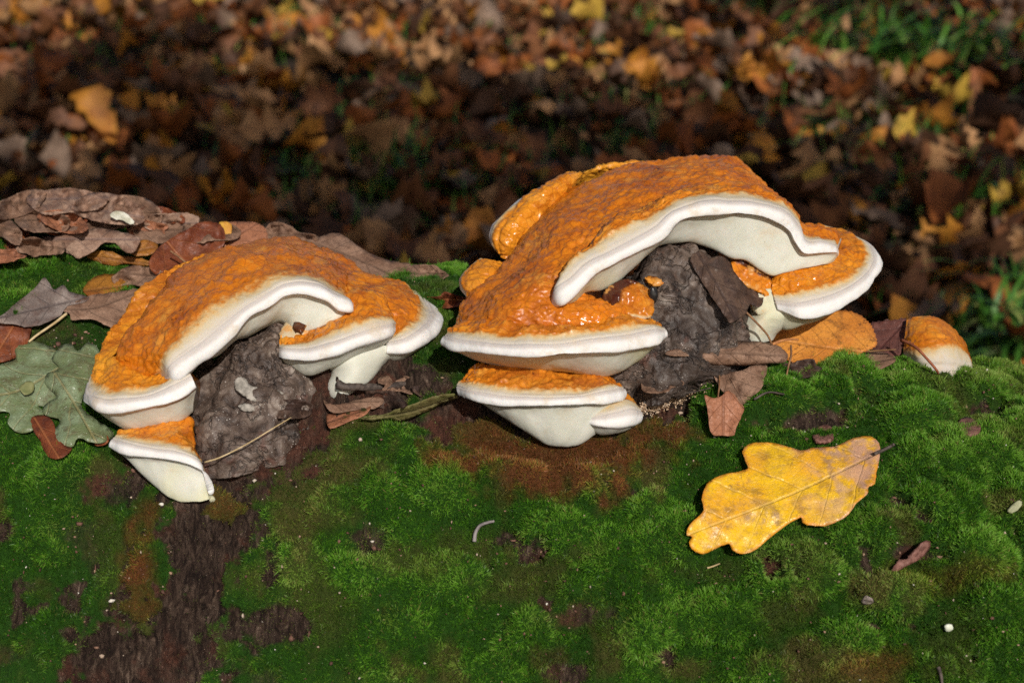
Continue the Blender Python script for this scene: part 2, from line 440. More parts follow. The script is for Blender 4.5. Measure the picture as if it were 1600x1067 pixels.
def fungus_material(name, gold=0.0, dark=1.0):
    n = N(name)
    p = n.pos(); z = n.attr('zone')
    n1 = n.noise(p, 55, 4, .6); n2 = n.noise(p, 190, 5, .65); n3 = n.noise(p, 16, 2)
    zz = n.math('ADD', z, n.math('MULTIPLY', n.math('SUBTRACT', n2, .5), .34))
    zz = n.math('ADD', zz, n.math('MULTIPLY', n.math('SUBTRACT', n1, .5), .22))
    org = n.ramp(n1, [(.25, (.36, .075, .004)), (.42, (.60, .150, .006)), (.58, (.70, .215, .010)), (.76, (.82, .42, .05))])
    org2 = n.ramp(n2, [(.25, (.40, .10, .005)), (.6, (.70, .27, .018)), (.8, (.80, .45, .09))])
    org = n.mix(.45, org, org2)
    org = n.mix(n.ss(n3, .45, .72, max(0, gold * .5), .4 + gold), org, (.76, .36, .03))
    if gold < 0: org = n.mix(n.ss(n1, .35, .65, 0, -gold), org, (.60, .14, .006))
    rb = n.ss(n.noise(p, 26, 6, .75), .44, .66, 0, .72)
    org = n.mix(rb, org, (.33, .070, .008))
    org = n.mix(n.ss(n.noise(p, 48, 5, .65), .54, .70, 0, .6), org, (.72, .34, .055))
    org = n.mix(n.ss(n.voro(p, 150, 'DISTANCE_TO_EDGE'), 0.07, .0, 0, .42), org, (.22, .045, .004))
    # dark red crusts in the folds and pinprick spots
    sp = n.math('MULTIPLY', n.ss(n.noise(p, 42, 5, .75), .60, .70), n.ss(n.noise(p, 420, 3, .8), .45, .56))
    org = n.mix(n.math('MULTIPLY', sp, .85 * dark), org, (.05, .008, .004))
    edge = n.ss(zz, .16, .34)                       # a browner line, then gold, cream, white
    col = n.mix(n.ss(zz, .14, .27, 0, .45), org, (.52, .16, .012))
    col = n.mix(n.ss(zz, .27, .40), col, (.62, .38, .14))
    col = n.mix(n.ss(zz, .34, .50), col, (.58, .48, .32))
    col = n.mix(n.ss(zz, .48, .62), col, (.56, .50, .42))
    col = n.mix(n.ss(z, .62, .74), col, (.54, .49, .455))
    col = n.mix(n.ss(z, .78, .86), col, (.77, .75, .73))
    und = n.mix(n.ss(n1, .35, .7), (.58, .58, .49), (.66, .65, .575))
    und = n.mix(n.ss(n3, .52, .66, 0, .8), und, (.62, .60, .38))
    col = n.mix(n.ss(z, 1.06, 1.25), col, und)
    stn = n.math('MULTIPLY', n.ss(n.noise(p, 48, 5, .7), .52, .70, 0, .55), n.ss(z, .35, .5))
    col = n.mix(stn, col, (.56, .44, .29))
    ln_ = n.math('SUBTRACT', 1.0, n.math('ABSOLUTE', n.math('MULTIPLY', n.math('SUBTRACT', z, 1.16), 14)))
    ln_ = n.math('MULTIPLY', ln_, n.ss(n.noise(p, 30, 3), .44, .54), clamp=True)
    col = n.mix(n.math('MULTIPLY', ln_, .55), col, (.22, .15, .08))
    tiny = n.math('MULTIPLY', n.ss(n.voro(p, 210), .055, .035), n.ss(z, .3, .5))
    col = n.mix(n.math('MULTIPLY', tiny, .7), col, (.12, .08, .05))
    rg = n.mix(n.ss(zz, .25, .55), (.34, .34, .34), (.62, .62, .62))
    rg = n.math('ADD', n.math('MULTIPLY', n.ss(n.noise(p, 34, 4), .35, .65), .30), n.ss(zz, .25, .55, .17, .5))
    h = n.math('MULTIPLY', n.ss(n.voro(p, 420, 'SMOOTH_F1'), 0, .8), n.ss(z, .6, .3, .15, 1))
    h = n.math('ADD', h, n.math('MULTIPLY', n.noise(p, 800, 4, .6), .35))
    return n.out(Base_Color=col, Roughness=rg, Normal=n.bump(h, .0004, .6), Specular_IOR_Level=n.ss(zz, .3, .5, .45, .3),
                 Subsurface_Weight=.12, Subsurface_Radius=(1.0, .6, .35), Subsurface_Scale=.0025)
FM = fungus_material('fungus_flesh')
FM2 = fungus_material('fungus_flesh_golden', gold=.5)
FM3 = fungus_material('fungus_flesh_deep', gold=-.5, dark=1.1)

def wood_material(name, tone):
    n = N(name); p = n.pos()
    a = n.noise(p, 95, 6, .65, .3); b = n.noise(p, 420, 5, .7); c_ = n.noise(p, 28, 3)
    col = n.ramp(a, [(.30, (.016, .010, .008)), (.45, (.070, .046, .035)), (.58, (.15, .108, .085)), (.74, (.36, .30, .25))])
    if tone == 'dark':
        col = n.mix(n.ss(c_, .46, .58, 0, .65), col, (.028, .020, .017))
    col = n.mix(n.ss(n.noise(p, 60, 4), .60, .70, 0, .6), col, (.13, .055, .038))
    cr_ = n.math('ABSOLUTE', n.math('SUBTRACT', n.noise(p, 42, 5, .6, .6), .5))
    v = n.math('MULTIPLY', cr_, 1.0)
    col = n.mix(n.ss(v, .012, .0, 0, .7), col, (.008, .006, .006))
    sp = n.math('MULTIPLY', n.ss(n.voro(p, 520), .2, .08), n.ss(n.noise(p, 46, 3), .52, .62))
    col = n.mix(sp, col, (.55, .50, .45))
    h = n.math('ADD', n.math('ADD', a, n.math('MULTIPLY', b, .5)), n.ss(v, 0, .02, 0, .5))
    return n.out(Base_Color=col, Normal=n.bump(h, .0014, .9), Roughness=n.ss(b, .35, .7, .35, .75))
WOODG = wood_material('weathered_wood', 'grey'); WOODD = wood_material('blackened_wood', 'dark')

KN = [0] * 6
b1 = loft('burl', [
 [(365,528,100),(400,512,130),(430,507,125),(442,514,105),(425,500,60),(385,505,60)],
 [(315,575,140),(370,548,185),(430,545,180),(470,565,145),(430,530,60),(350,530,60)],
 [(300,630,160),(365,612,212),(440,612,204),(512,625,158),(450,590,80),(340,590,90)],
 [(303,690,195),(350,690,246),(425,682,236),(495,668,196),(430,640,120),(340,640,130)],
 [(312,738,210),(345,748,250),(400,735,242),(450,712,210),(400,690,150),(340,690,160)]], KN, 150, 140, WOODG, log, rel='wood', seed=3)
tag(b1, 'grey weathered burl framed by the left bracket fungus')
b2 = loft('burl', [
 [(1042,384,90),(1060,377,112),(1095,377,112),(1110,386,85),(1095,374,50),(1055,374,50)],
 [(985,432,110),(1040,402,145),(1110,407,145),(1150,432,95),(1110,400,10),(1030,400,10)],
 [(948,478,120),(1030,460,178),(1110,465,170),(1165,478,95),(1120,460,-20),(1000,460,0)],
 [(935,530,130),(1030,520,188),(1110,525,176),(1180,530,95),(1130,520,-20),(980,520,20)],
 [(925,590,130),(1020,590,200),(1095,588,182),(1160,582,105),(1130,570,0),(960,570,60)],
 [(935,642,120),(1020,636,190),(1066,626,165),(1105,606,110),(1090,600,60),(980,600,80)]], KN, 150, 140, WOODD, log, rel='wood', seed=9)
tag(b2, 'blackened wood burl framed by the right bracket fungus')

# ------------------------------------------------------------------ left bracket fungus
ZT = [0, 0, .36, .76, .95, 1.2, 2.0]
ZT8 = [0, .0, .0, .36, .76, .95, 1.2, 2.0]
base = P(320, 770, 250)
F1 = tag(empty('bracket_fungus', base), 'large orange bracket fungus with white rims, hooped over the grey burl at left', 'fungus', 'red-belted bracket fungi on the log')
def A8(r1, *rest): return [(r1[0] + 22, r1[1] + 26, r1[2] - 45), r1] + list(rest)
A = [A8((182,585,150),(215,592,200),(250,580,232),(262,590,240),(268,596,238),(272,594,225),(270,590,180)),
 A8((186,550,165),(225,560,215),(255,560,248),(266,575,257),(280,590,252),(285,587,236),(300,575,190)),
 A8((207,513,140),(245,522,200),(272,538,245),(288,558,252),(304,568,246),(308,565,230),(314,558,188)),
 A8((240,470,100),(282,476,180),(302,508,235),(320,538,245),(333,549,240),(336,546,225),(338,550,186)),
 A8((278,430,50),(322,438,150),(340,478,220),(352,510,235),(365,522,230),(368,521,215),(366,530,168)),
 A8((320,401,-20),(365,410,120),(375,460,205),(381,484,222),(390,494,218),(393,494,203),(388,526,148)),
 A8((364,388,-60),(400,402,90),(408,446,190),(412,464,208),(420,480,205),(422,483,190),(414,515,130)),
 A8((420,377,-90),(435,396,60),(436,430,170),(440,446,195),(448,463,194),(450,466,178),(438,508,120)),
 A8((464,379,-90),(468,399,50),(466,426,160),(468,441,188),(478,461,190),(479,464,174),(450,520,130)),
 A8((505,390,-80),(503,409,50),(498,434,150),(498,445,182),(507,467,188),(507,470,172),(462,524,140)),
 A8((540,407,-50),(530,426,50),(521,448,140),(522,457,175),(528,480,184),(526,483,168),(480,520,150)),
 A8((562,424,-30),(550,443,50),(539,464,130),(543,467,165),(546,483,175),(542,486,160),(505,507,155)),
 A8((576,434,-20),(560,452,50),(548,474,120),(548,475,150),(548,482,158),(543,486,150),(518,502,150))]
loft('upper_cap', A, ZT8, 320, 180, FM3, F1, back=(10, 10, -60))
B = [[(290,572,200),(294,580,225),(297,586,238),(300,590,245),(305,603,246),(305,607,233),(303,645,195)],
 [(255,575,190),(262,586,225),(265,594,245),(268,605,256),(277,625,258),(277,629,243),(285,657,205)],
 [(215,575,180),(220,594,225),(224,606,248),(224,619,262),(226,637,264),(226,641,248),(250,664,205)],
 [(185,565,165),(180,594,215),(173,610,240),(171,626,256),(176,643,258),(178,647,242),(215,670,200)],
 [(180,550,140),(162,586,190),(152,602,215),(141,619,235),(147,635,240),(151,639,225),(198,667,190)],
 [(225,530,110),(162,560,160),(144,592,190),(135,604,202),(132,621,205),(138,627,190),(195,645,160)],
 [(250,500,70),(172,530,120),(155,562,150),(146,578,158),(143,592,152),(150,600,136),(200,612,120)],
 [(275,465,30),(200,488,80),(178,512,98),(170,524,102),(167,536,92),(175,541,78),(215,560,80)],
 [(310,430,-20),(232,448,35),(213,466,52),(207,474,55),(205,483,46),(212,487,32),(240,510,30)],
 [(350,415,-60),(270,418,-5),(249,435,10),(245,441,12),(245,450,4),(250,454,-8),(270,480,0)],
 [(340,395,-80),(310,400,-50),(295,409,-35),(292,413,-32),(294,420,-36),(298,424,-44),(320,440,-30)]]
loft('side_shelf', B, [0, 0, .36, .74, .95, 1.2, 2.0], 260, 130, FM2, F1, back=(20, 0, -40), zmul=[1, 1, 1, 1, 1, 1, .75, .35, .18, .12, .1])
C = [[(205,668,190),(190,673,215),(182,681,235),(174,687,245),(170,695,248),(174,700,240),(210,706,215)],
 [(235,655,190),(220,672,225),(208,686,252),(198,694,265),(194,708,266),(198,713,252),(235,752,235)],
 [(265,650,190),(255,672,230),(246,689,262),(238,700,278),(236,716,280),(239,721,264),(255,775,250)],
 [(290,650,190),(282,678,235),(275,692,268),(272,704,284),(274,722,286),(275,727,270),(278,788,258)],
 [(303,655,195),(300,686,240),(298,700,268),(300,711,284),(302,731,286),(301,736,270),(300,788,262)],
 [(304,680,200),(308,702,240),(312,711,262),(317,722,275),(319,740,278),(316,744,266),(318,787,262)],
 [(306,700,215),(314,718,240),(318,726,252),(323,738,262),(328,758,266),(327,762,260),(331,781,256)],
 [(312,722,225),(318,738,240),(322,748,247),(326,758,252),(329,768,254),(330,771,252),(330,778,248)],
 [(318,742,232),(321,750,240),(324,757,244),(326,762,247),(328,768,248),(328,770,247),(327,775,243)]]
loft('lower_shelf', C, ZT, 150, 130, FM, F1, back=(6, -6, -40), backzone=2)
D = [[(440,524,150),(437,531,165),(434,537,172),(431,545,176),(430,554,175),(431,557,170),(436,566,150)],
 [(462,515,140),(455,526,170),(450,536,190),(443,545,200),(442,561,202),(445,564,190),(455,575,160)],
 [(490,503,135),(488,518,170),(484,532,198),(480,546,212),(480,563,214),(481,567,202),(480,588,165)],
 [(515,495,130),(518,510,170),(520,523,200),(520,538,214),(521,553,215),(521,557,203),(515,573,165)],
 [(545,465,118),(550,498,165),(555,511,195),(556,525,206),(558,539,206),(558,543,194),(545,557,160)],
 [(568,455,115),(582,485,152),(585,500,180),(587,515,190),(591,528,190),(590,532,178),(570,546,150)],
 [(600,460,110),(604,488,142),(608,499,160),(610,510,170),(611,521,170),(609,525,160),(595,536,140)],
 [(608,492,115),(612,499,135),(614,503,145),(614,510,150),(614,517,150),(611,520,145),(604,526,135)]]
loft('middle_shelf', D, ZT, 160, 120, FM, F1, back=(0, -4, -50), backzone=1)
E = [[(600,500,110),(608,515,130),(611,528,138),(606,538,148),(604,550,150),(604,554,140),(600,562,110)],
 [(595,480,95),(612,500,125),(629,520,140),(632,532,150),(634,548,152),(632,552,140),(612,562,100)],
 [(552,470,115),(615,483,110),(646,508,118),(655,519,128),(660,533,130),(656,539,118),(622,557,90)],
 [(545,452,95),(620,468,85),(655,490,85),(672,502,92),(683,516,92),(677,524,80),(635,546,70)],
 [(540,438,55),(620,452,45),(656,474,40),(676,484,45),(693,497,45),(686,506,30),(640,530,40)],
 [(545,425,-5),(605,440,-5),(642,458,-3),(662,466,-4),(679,479,-5),(672,487,-18),(635,510,10)],
 [(555,420,-50),(595,433,-50),(630,445,-50),(640,450,-52),(648,459,-55),(642,465,-60),(620,490,-30)],
 [(550,422,-60),(575,430,-70),(600,436,-75),(606,440,-78),(610,445,-80),(606,451,-80),(595,465,-60)]]
loft('right_shelf', E, ZT, 180, 130, FM, F1, back=(-20, 0, -45), backzone=1)
loft('foot', [
 [(440,550,140),(530,535,160),(600,540,148),(625,548,100),(580,530,70),(480,540,80)],
 [(492,566,145),(545,556,172),(598,556,152),(610,558,110),(580,545,70),(510,555,85)],
 [(516,580,145),(550,578,176),(590,575,152),(598,573,112),(580,565,80),(530,570,90)],
 [(511,598,150),(540,600,178),(572,599,160),(579,596,125),(565,588,95),(530,590,100)],
 [(513,612,158),(530,614,178),(550,611,168),(560,607,140),(548,602,110),(525,604,110)],
 [(520,626,158),(528,629,168),(540,622,165),(546,617,150),(538,612,125),(526,616,125)]], [2.0] * 6, 90, 70, FM, F1)

# ------------------------------------------------------------------ right bracket fungus
F2 = tag(empty('bracket_fungus', P(880, 695, 225)), 'biggest orange bracket fungus, tiered in white rimmed shelves over the blackened burl', 'fungus', 'red-belted bracket fungi on the log')
DM = [[(714,518,120),(760,522,225),(850,524,262),(960,518,240),(1010,505,185)],
 [(722,490,120),(770,494,228),(850,494,262),(930,490,244),(975,482,190)],
 [(742,455,100),(792,460,218),(845,466,250),(890,470,238),(925,464,190)],
 [(787,415,70),(825,425,192),(858,440,230),(885,447,230),(910,442,180)],
 [(814,380,40),(850,390,162),(885,403,208),(910,410,210),(930,412,165)],
 [(844,342,0),(880,352,122),(920,368,178),(945,378,188),(960,385,145)],
 [(882,308,-40),(925,322,88),(960,340,148),(985,352,168),(1000,362,120)],
 [(947,272,-80),(985,290,52),(1015,310,118),(1035,325,148),(1045,340,100)],
 [(1020,252,-110),(1050,268,12),(1070,286,88),(1085,300,128),(1090,320,90)],
 [(1090,246,-120),(1110,262,-8),(1125,279,62),(1130,293,112),(1135,315,80)],
 [(1147,253,-110),(1160,268,-18),(1166,284,52),(1170,296,95),(1175,315,70)],
 [(1191,287,-90),(1200,298,-20),(1206,306,40),(1210,314,70),(1215,325,60)],
 [(1226,320,-60),(1231,323,-20),(1233,327,20),(1235,331,40),(1236,338,40)]]
loft('dome', DM, [0, 0, 0, 0, .1], 360, 200, FM3, F2, back=(20, 15, -70), rough=.95)
LM = [[(872,462,225),(868,462,240),(865,466,248),(862,469,250),(864,478,250),(868,479,240),(885,470,210)],
 [(885,428,225),(880,431,250),(876,437,262),(871,453,270),(880,472,270),(886,470,256),(903,468,215)],
 [(905,398,200),(895,406,240),(890,415,256),(895,436,267),(906,447,265),(911,446,250),(917,456,205)],
 [(935,368,180),(922,378,225),(916,391,245),(921,412,259),(933,424,256),(937,424,240),(938,452,195)],
 [(965,346,160),(955,355,205),(950,372,228),(954,396,244),(963,408,241),(967,409,226),(958,442,185)],
 [(1000,326,140),(990,336,185),(985,353,212),(989,378,229),(997,390,226),(1001,391,211),(982,420,170)],
 [(1035,308,120),(1026,316,165),(1022,335,195),(1025,357,213),(1032,371,209),(1036,373,194),(1004,398,155)],
 [(1065,294,100),(1058,300,145),(1056,312,172),(1054,330,196),(1060,347,196),(1062,350,180),(1035,382,140)],
 [(1100,288,85),(1095,294,125),(1092,304,150),(1092,318,179),(1096,336,181),(1098,339,164),(1075,376,125)],
 [(1135,286,80),(1132,291,115),(1130,301,140),(1132,315,171),(1134,334,173),(1135,337,156),(1106,384,120)],
 [(1170,290,70),(1170,295,105),(1170,302,130),(1172,316,161),(1172,335,163),(1171,338,147),(1140,402,120)],
 [(1198,300,60),(1200,305,95),(1203,311,120),(1206,322,149),(1204,343,151),(1201,347,135),(1165,406,120)],
 [(1222,315,50),(1226,318,80),(1230,323,105),(1235,335,133),(1231,358,135),(1226,362,120),(1190,422,115)],
 [(1240,329,40),(1244,334,70),(1248,341,92),(1252,356,115),(1244,379,123),(1239,382,110),(1208,430,110)],
 [(1256,351,40),(1258,357,60),(1260,364,85),(1263,375,108),(1258,396,117),(1255,400,104),(1225,426,105)],
 [(1280,357,35),(1282,361,55),(1283,366,75),(1285,375,98),(1284,396,104),(1282,400,92),(1250,422,92)],
 [(1300,361,30),(1303,366,50),(1305,371,65),(1308,380,80),(1309,395,84),(1306,401,74),(1285,415,74)],
 [(1308,372,30),(1310,376,45),(1312,380,55),(1313,386,62),(1313,397,64),(1310,403,58),(1302,409,55)]]
loft('upper_rim', LM, ZT, 360, 130, FM, F2, back=(10, -10, -40), backzone=1)
loft('back_lobe', [
 [(810,407,10),(795,404,20),(786,401,20),(783,398,5),(792,398,-20)],
 [(830,375,10),(800,377,32),(776,380,27),(768,378,5),(776,374,-30)],
 [(850,340,-10),(815,339,22),(788,344,17),(772,352,-8),(782,345,-45)],
 [(885,300,-50),(850,303,-8),(823,308,-13),(811,315,-40),(820,310,-75)],
 [(930,275,-90),(895,275,-48),(873,280,-53),(865,285,-75),(875,282,-105)],
 [(985,262,-120),(950,258,-92),(934,260,-100),(929,264,-115),(940,266,-140)],
 [(1050,254,-140),(1015,251,-128),(1000,254,-135),(999,258,-145),(1010,262,-160)]], [0, .0, .16, .85, 1.2], 170, 90, FM2, F2, back=(12, 10, -30))
loft('side_lobe', [
 [(800,412,40),(772,404,60),(757,404,60),(749,408,45),(757,412,15)],
 [(800,430,70),(760,417,97),(732,424,92),(720,432,70),(732,430,30)],
 [(795,450,90),(755,440,122),(727,444,114),(718,449,85),(728,448,40)],
 [(790,465,100),(758,458,127),(735,462,120),(727,465,95),(738,464,55)]], [0, .05, .22, .8, 1.2], 90, 70, FM2, F2, back=(12, 0, -30))
loft('side_lobe', [
 [(780,468,100),(745,464,132),(729,469,122),(723,475,100),(730,476,60)],
 [(785,490,130),(745,486,167),(723,489,152),(716,493,120),(724,493,70)],
 [(785,516,140),(745,514,182),(720,516,167),(713,518,130),(722,518,80)]], [0, .05, .16, .6, 1.2], 90, 70, FM2, F2, back=(12, 0, -30))
loft('right_shelf', [
 [(1205,440,95),(1207,455,110),(1209,463,120),(1212,473,128),(1214,485,128),(1213,489,118),(1205,500,95)],
 [(1222,425,85),(1235,443,115),(1241,459,130),(1246,475,141),(1250,496,141),(1250,500,128),(1222,514,90)],
 [(1245,415,75),(1265,433,105),(1279,450,120),(1282,469,133),(1284,490,133),(1282,494,120),(1245,507,85)],
 [(1270,408,60),(1294,423,85),(1313,439,98),(1318,455,111),(1319,476,111),(1314,480,98),(1265,499,75)],
 [(1290,400,40),(1318,410,60),(1340,422,70),(1350,434,81),(1355,452,81),(1348,457,68),(1290,482,60)],
 [(1300,390,10),(1330,394,25),(1354,401,35),(1367,409,41),(1377,421,41),(1369,428,25),(1305,462,40)],
 [(1295,375,-20),(1320,375,-10),(1346,380,-8),(1360,385,-4),(1372,397,-4),(1365,405,-20),(1305,440,10)],
 [(1275,360,-45),(1298,360,-45),(1325,364,-45),(1336,368,-44),(1346,375,-47),(1338,383,-60),(1290,415,-20)],
 [(1245,350,-55),(1265,349,-65),(1280,350,-70),(1288,352,-72),(1295,356,-76),(1290,363,-85),(1260,390,-40)]], ZT, 240, 130, FM, F2, back=(-20, -6, -40), backzone=1)
loft('foot', [
 [(1170,470,80),(1200,452,110),(1245,468,108),(1275,485,70),(1240,450,30),(1190,445,30)],
 [(1172,486,92),(1198,486,126),(1240,492,112),(1262,497,75),(1230,475,35),(1190,470,40)],
 [(1156,503,92),(1185,505,126),(1218,508,112),(1234,508,80),(1210,492,40),(1175,490,45)],
 [(1153,520,95),(1180,522,122),(1206,521,108),(1216,519,80),(1200,505,40),(1170,505,45)],
 [(1156,535,92),(1180,538,112),(1202,535,100),(1208,531,76),(1195,520,45),(1170,520,50)]], [2.0] * 6, 90, 80, FM, F2)
loft('middle_shelf', [
 [(715,515,190),(705,518,205),(700,522,215),(694,527,222),(690,535,224),(694,540,214),(725,550,180)],
 [(735,505,195),(722,511,228),(718,520,242),(711,531,252),(712,547,254),(717,550,240),(748,563,190)],
 [(770,498,205),(766,510,252),(764,521,268),(758,537,281),(758,553,282),(762,556,265),(785,573,200)],
 [(820,497,215),(820,512,268),(820,525,286),(816,540,299),(816,558,300),(818,561,282),(835,579,208)],
 [(870,494,215),(872,511,270),(874,524,290),(874,538,303),(875,557,304),(876,560,286),(888,586,212)],
 [(920,492,205),(925,507,258),(928,518,280),(930,531,292),(932,552,293),(931,555,276),(935,589,208)],
 [(960,489,190),(970,503,238),(975,513,260),(980,526,271),(983,546,272),(980,550,255),(962,581,200)],
 [(995,488,170),(1008,498,212),(1015,507,232),(1022,517,243),(1027,536,243),(1021,540,228),(985,563,190)],
 [(1018,500,165),(1030,507,195),(1036,511,205),(1042,515,213),(1045,525,213),(1039,531,200),(1005,546,175)]], ZT, 300, 130, FM, F2, back=(0, -10, -40), backzone=1)
loft('lower_shelf', [
 [(735,575,185),(722,584,205),(715,594,220),(711,604,228),(714,617,230),(720,621,220),(770,640,190)],
 [(755,568,190),(745,579,225),(738,599,248),(733,611,259),(738,627,261),(744,630,246),(800,655,205)],
 [(795,563,195),(788,583,240),(782,606,266),(780,619,279),(784,634,280),(788,638,264),(828,680,225)],
 [(845,568,200),(842,588,250),(840,608,278),(838,621,291),(842,636,292),(844,640,275),(852,695,232)],
 [(890,577,200),(892,592,250),(894,608,275),(895,619,289),(896,634,290),(897,638,273),(880,700,234)],
 [(925,583,195),(932,596,235),(938,604,258),(940,614,269),(942,630,271),(940,634,256),(905,696,230)],
 [(945,589,185),(955,599,215),(960,604,232),(964,611,243),(968,623,243),(962,629,230),(925,682,222)],
 [(955,595,180),(965,602,200),(970,606,210),(974,610,217),(975,618,217),(970,623,208),(945,667,200)]], ZT, 260, 130, FM, F2, back=(0, -10, -60), backzone=1)
loft('small_lobe', [
 [(918,640,225),(913,643,235),(911,648,240),(910,652,243),(911,659,244),(914,662,238),(925,672,225)],
 [(940,630,215),(932,637,240),(930,644,250),(929,652,256),(930,664,258),(932,668,248),(938,679,225)],
 [(962,622,205),(957,629,235),(957,638,250),(957,649,258),(958,665,259),(958,669,248),(952,677,222)],
 [(982,622,195),(982,627,218),(984,634,232),(986,644,243),(985,660,243),(981,664,232),(962,674,215)],
 [(990,630,190),(995,636,205),(998,641,214),(1000,646,219),(999,655,219),(995,659,212),(975,669,205)]], [0.2, .4, .5, .76, .95, 1.2, 2], 90, 80, FM2, F2, back=(0, -6, -30), backzone=1)
# ------------------------------------------------------------------ small fungus at the right end
F3 = tag(empty('bracket_fungus', P(1465, 590, 20)), 'small rounded orange and cream fungus poking from the moss beside the purple leaf', 'fungus', 'red-belted bracket fungi on the log')
loft('cap', [
 [(1418,502,-20),(1413,525,15),(1409,548,25),(1412,560,30),(1418,572,30),(1425,582,15)],
 [(1435,498,-20),(1432,520,35),(1432,550,60),(1436,564,65),(1440,586,62),(1442,604,40)],
 [(1462,499,-25),(1462,520,38),(1466,544,66),(1468,562,75),(1470,590,70),(1470,608,50)],
 [(1486,511,-30),(1488,528,22),(1491,540,44),(1496,562,57),(1498,592,56),(1494,608,35)],
 [(1504,530,-35),(1508,545,0),(1511,553,15),(1515,568,27),(1516,592,26),(1510,606,10)],
 [(1514,552,-35),(1517,560,-20),(1518,567,-10),(1520,576,-3),(1520,592,-4),(1514,604,-15)]], [0, 0, .38, .6, .9, 1.5], 120, 100, FM, F3, back=(0, 10, -40), rough=.45)

# ------------------------------------------------------------------ moss strands
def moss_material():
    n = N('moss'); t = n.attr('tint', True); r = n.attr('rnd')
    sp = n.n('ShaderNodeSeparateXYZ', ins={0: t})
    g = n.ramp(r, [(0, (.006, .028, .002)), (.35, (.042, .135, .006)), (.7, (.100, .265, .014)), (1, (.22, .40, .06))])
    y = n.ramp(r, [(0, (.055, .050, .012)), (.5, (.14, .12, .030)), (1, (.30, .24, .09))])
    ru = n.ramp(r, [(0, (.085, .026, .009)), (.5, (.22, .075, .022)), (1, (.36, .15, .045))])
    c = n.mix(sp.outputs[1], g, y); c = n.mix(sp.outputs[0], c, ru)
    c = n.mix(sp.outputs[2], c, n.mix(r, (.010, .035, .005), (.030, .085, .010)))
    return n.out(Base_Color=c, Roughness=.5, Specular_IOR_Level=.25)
NM = 2300000
xi0 = 21; 
gi = rng.uniform(xi0, xi0 + NX - 2, NM); gj = rng.uniform(int(NV * 10 / 156.), NV - 2, NM)
G = LV.reshape(len(xs), nt_, 3)
def bil(A, i, j):
    a, b = i.astype(int), j.astype(int); u, v = (i - a)[:, None], (j - b)[:, None]
    return A[a, b] * (1 - u) * (1 - v) + A[a + 1, b] * u * (1 - v) + A[a, b + 1] * (1 - u) * v + A[a + 1, b + 1] * u * v
mp = bil(G, gi, gj)
pxk_, pyk_, _ = toq(mp)
bm_, rm_, om_ = [bil(q_.reshape(len(xs), nt_, 1), gi, gj)[:, 0] for q_ in (bare, rust, olive)]
undr = patch(pxk_, pyk_, [(1228, 775, 120, 45, 1)], (pxk_ - 1228) * (pyk_ - 775) / 30000., .25)
dens = (1 - .8 * undr) * np.clip(1 - bm_ * 1.05, 0.06, 1) * 1.0
pxk, pyk, _ = toq(mp)
keep = (rng.random(NM) < dens * .86) & (pxk > -60) & (pxk < 1660) & (pyk < 1120)
gi, gj, mp, bm_, rm_, om_ = gi[keep], gj[keep], mp[keep], bm_[keep], rm_[keep], om_[keep]
m = len(mp)
e = 1.5
nx = bil(G, gi, np.clip(gj + e, 0, NV - 2)) - bil(G, gi, gj - e); ny = bil(G, np.clip(gi + e, 0, len(xs) - 3), gj) - bil(G, gi - e, gj)
nn = np.cross(ny, nx); nn /= np.linalg.norm(nn, axis=1)[:, None] + 1e-12
base_n = LN.reshape(len(xs), nt_, 3)[gi.astype(int), gj.astype(int)]
nn *= np.sign((nn * base_n).sum(1))[:, None]
tuft = fbm(mp, 150, 3, 55)
dirn = nn * 1.0 + rng.normal(0, .52, (m, 3)) + np.stack([noise3(mp, 210, 5), noise3(mp, 210, 6), noise3(mp, 210, 7)], 1) * .5 + np.array([0, 0, .15])
dirn /= np.linalg.norm(dirn, axis=1)[:, None]
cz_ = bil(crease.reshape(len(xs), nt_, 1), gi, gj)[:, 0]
ln = (0.0018 + 0.0018 * rng.random(m)) * (1 - .35 * cz_) * (1 + .35 * tuft) * np.where(rm_ > .5, .95, 1) * np.clip(1.25 - bm_, .4, 1)
stray = rng.random(m) < .006; ln = np.where(stray, ln * 2.0, ln)
side = np.cross(dirn, rng.normal(0, 1, (m, 3))); side /= np.linalg.norm(side, axis=1)[:, None]
wd = (0.00019 + .00012 * rng.random(m))[:, None]
root = mp - nn * .0004
MV = np.stack([root - side * wd, root + side * wd, root + dirn * ln[:, None]], 1).reshape(-1, 3)
MF = np.arange(m * 3).reshape(-1, 3)
rn = np.clip(rng.random(m) * .55 + .36 + .30 * tuft + .25 * fbm(mp, 34, 3, 66) - .50 * cz_ + .36 * (bil(chh.reshape(len(xs), nt_, 1), gi, gj)[:, 0] - .35), 0, 1)  # shading put into strand colour: lighter cushion tops, darker creases
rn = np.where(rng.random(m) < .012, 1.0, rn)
thin = np.clip(np.maximum(om_ * .9, bm_ * 1.2), 0, 1)
ol = np.clip(thin * (.35 + .8 * rng.random(m)), 0, 1); ol = np.maximum(ol, (rng.random(m) < .05) * .8)
rs = np.clip(rm_ * (.5 + rng.random(m)), 0, 1)
pxm, pym, _q = toq(mp)
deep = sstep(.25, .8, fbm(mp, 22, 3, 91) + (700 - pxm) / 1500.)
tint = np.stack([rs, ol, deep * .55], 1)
mo = mesh_np('moss', MV, MF, moss_material(), {'tint': np.repeat(tint, 3, 0), 'rnd': np.clip(np.repeat(rn, 3).reshape(-1, 3) + np.array([-.38, -.38, .14]), 0, 1).ravel()}, smooth=False)  # roots painted darker and tips lighter, imitating self-shadow between strands
tag(mo, 'cushions of short green moss with rusty and olive patches covering the log', kind='stuff')

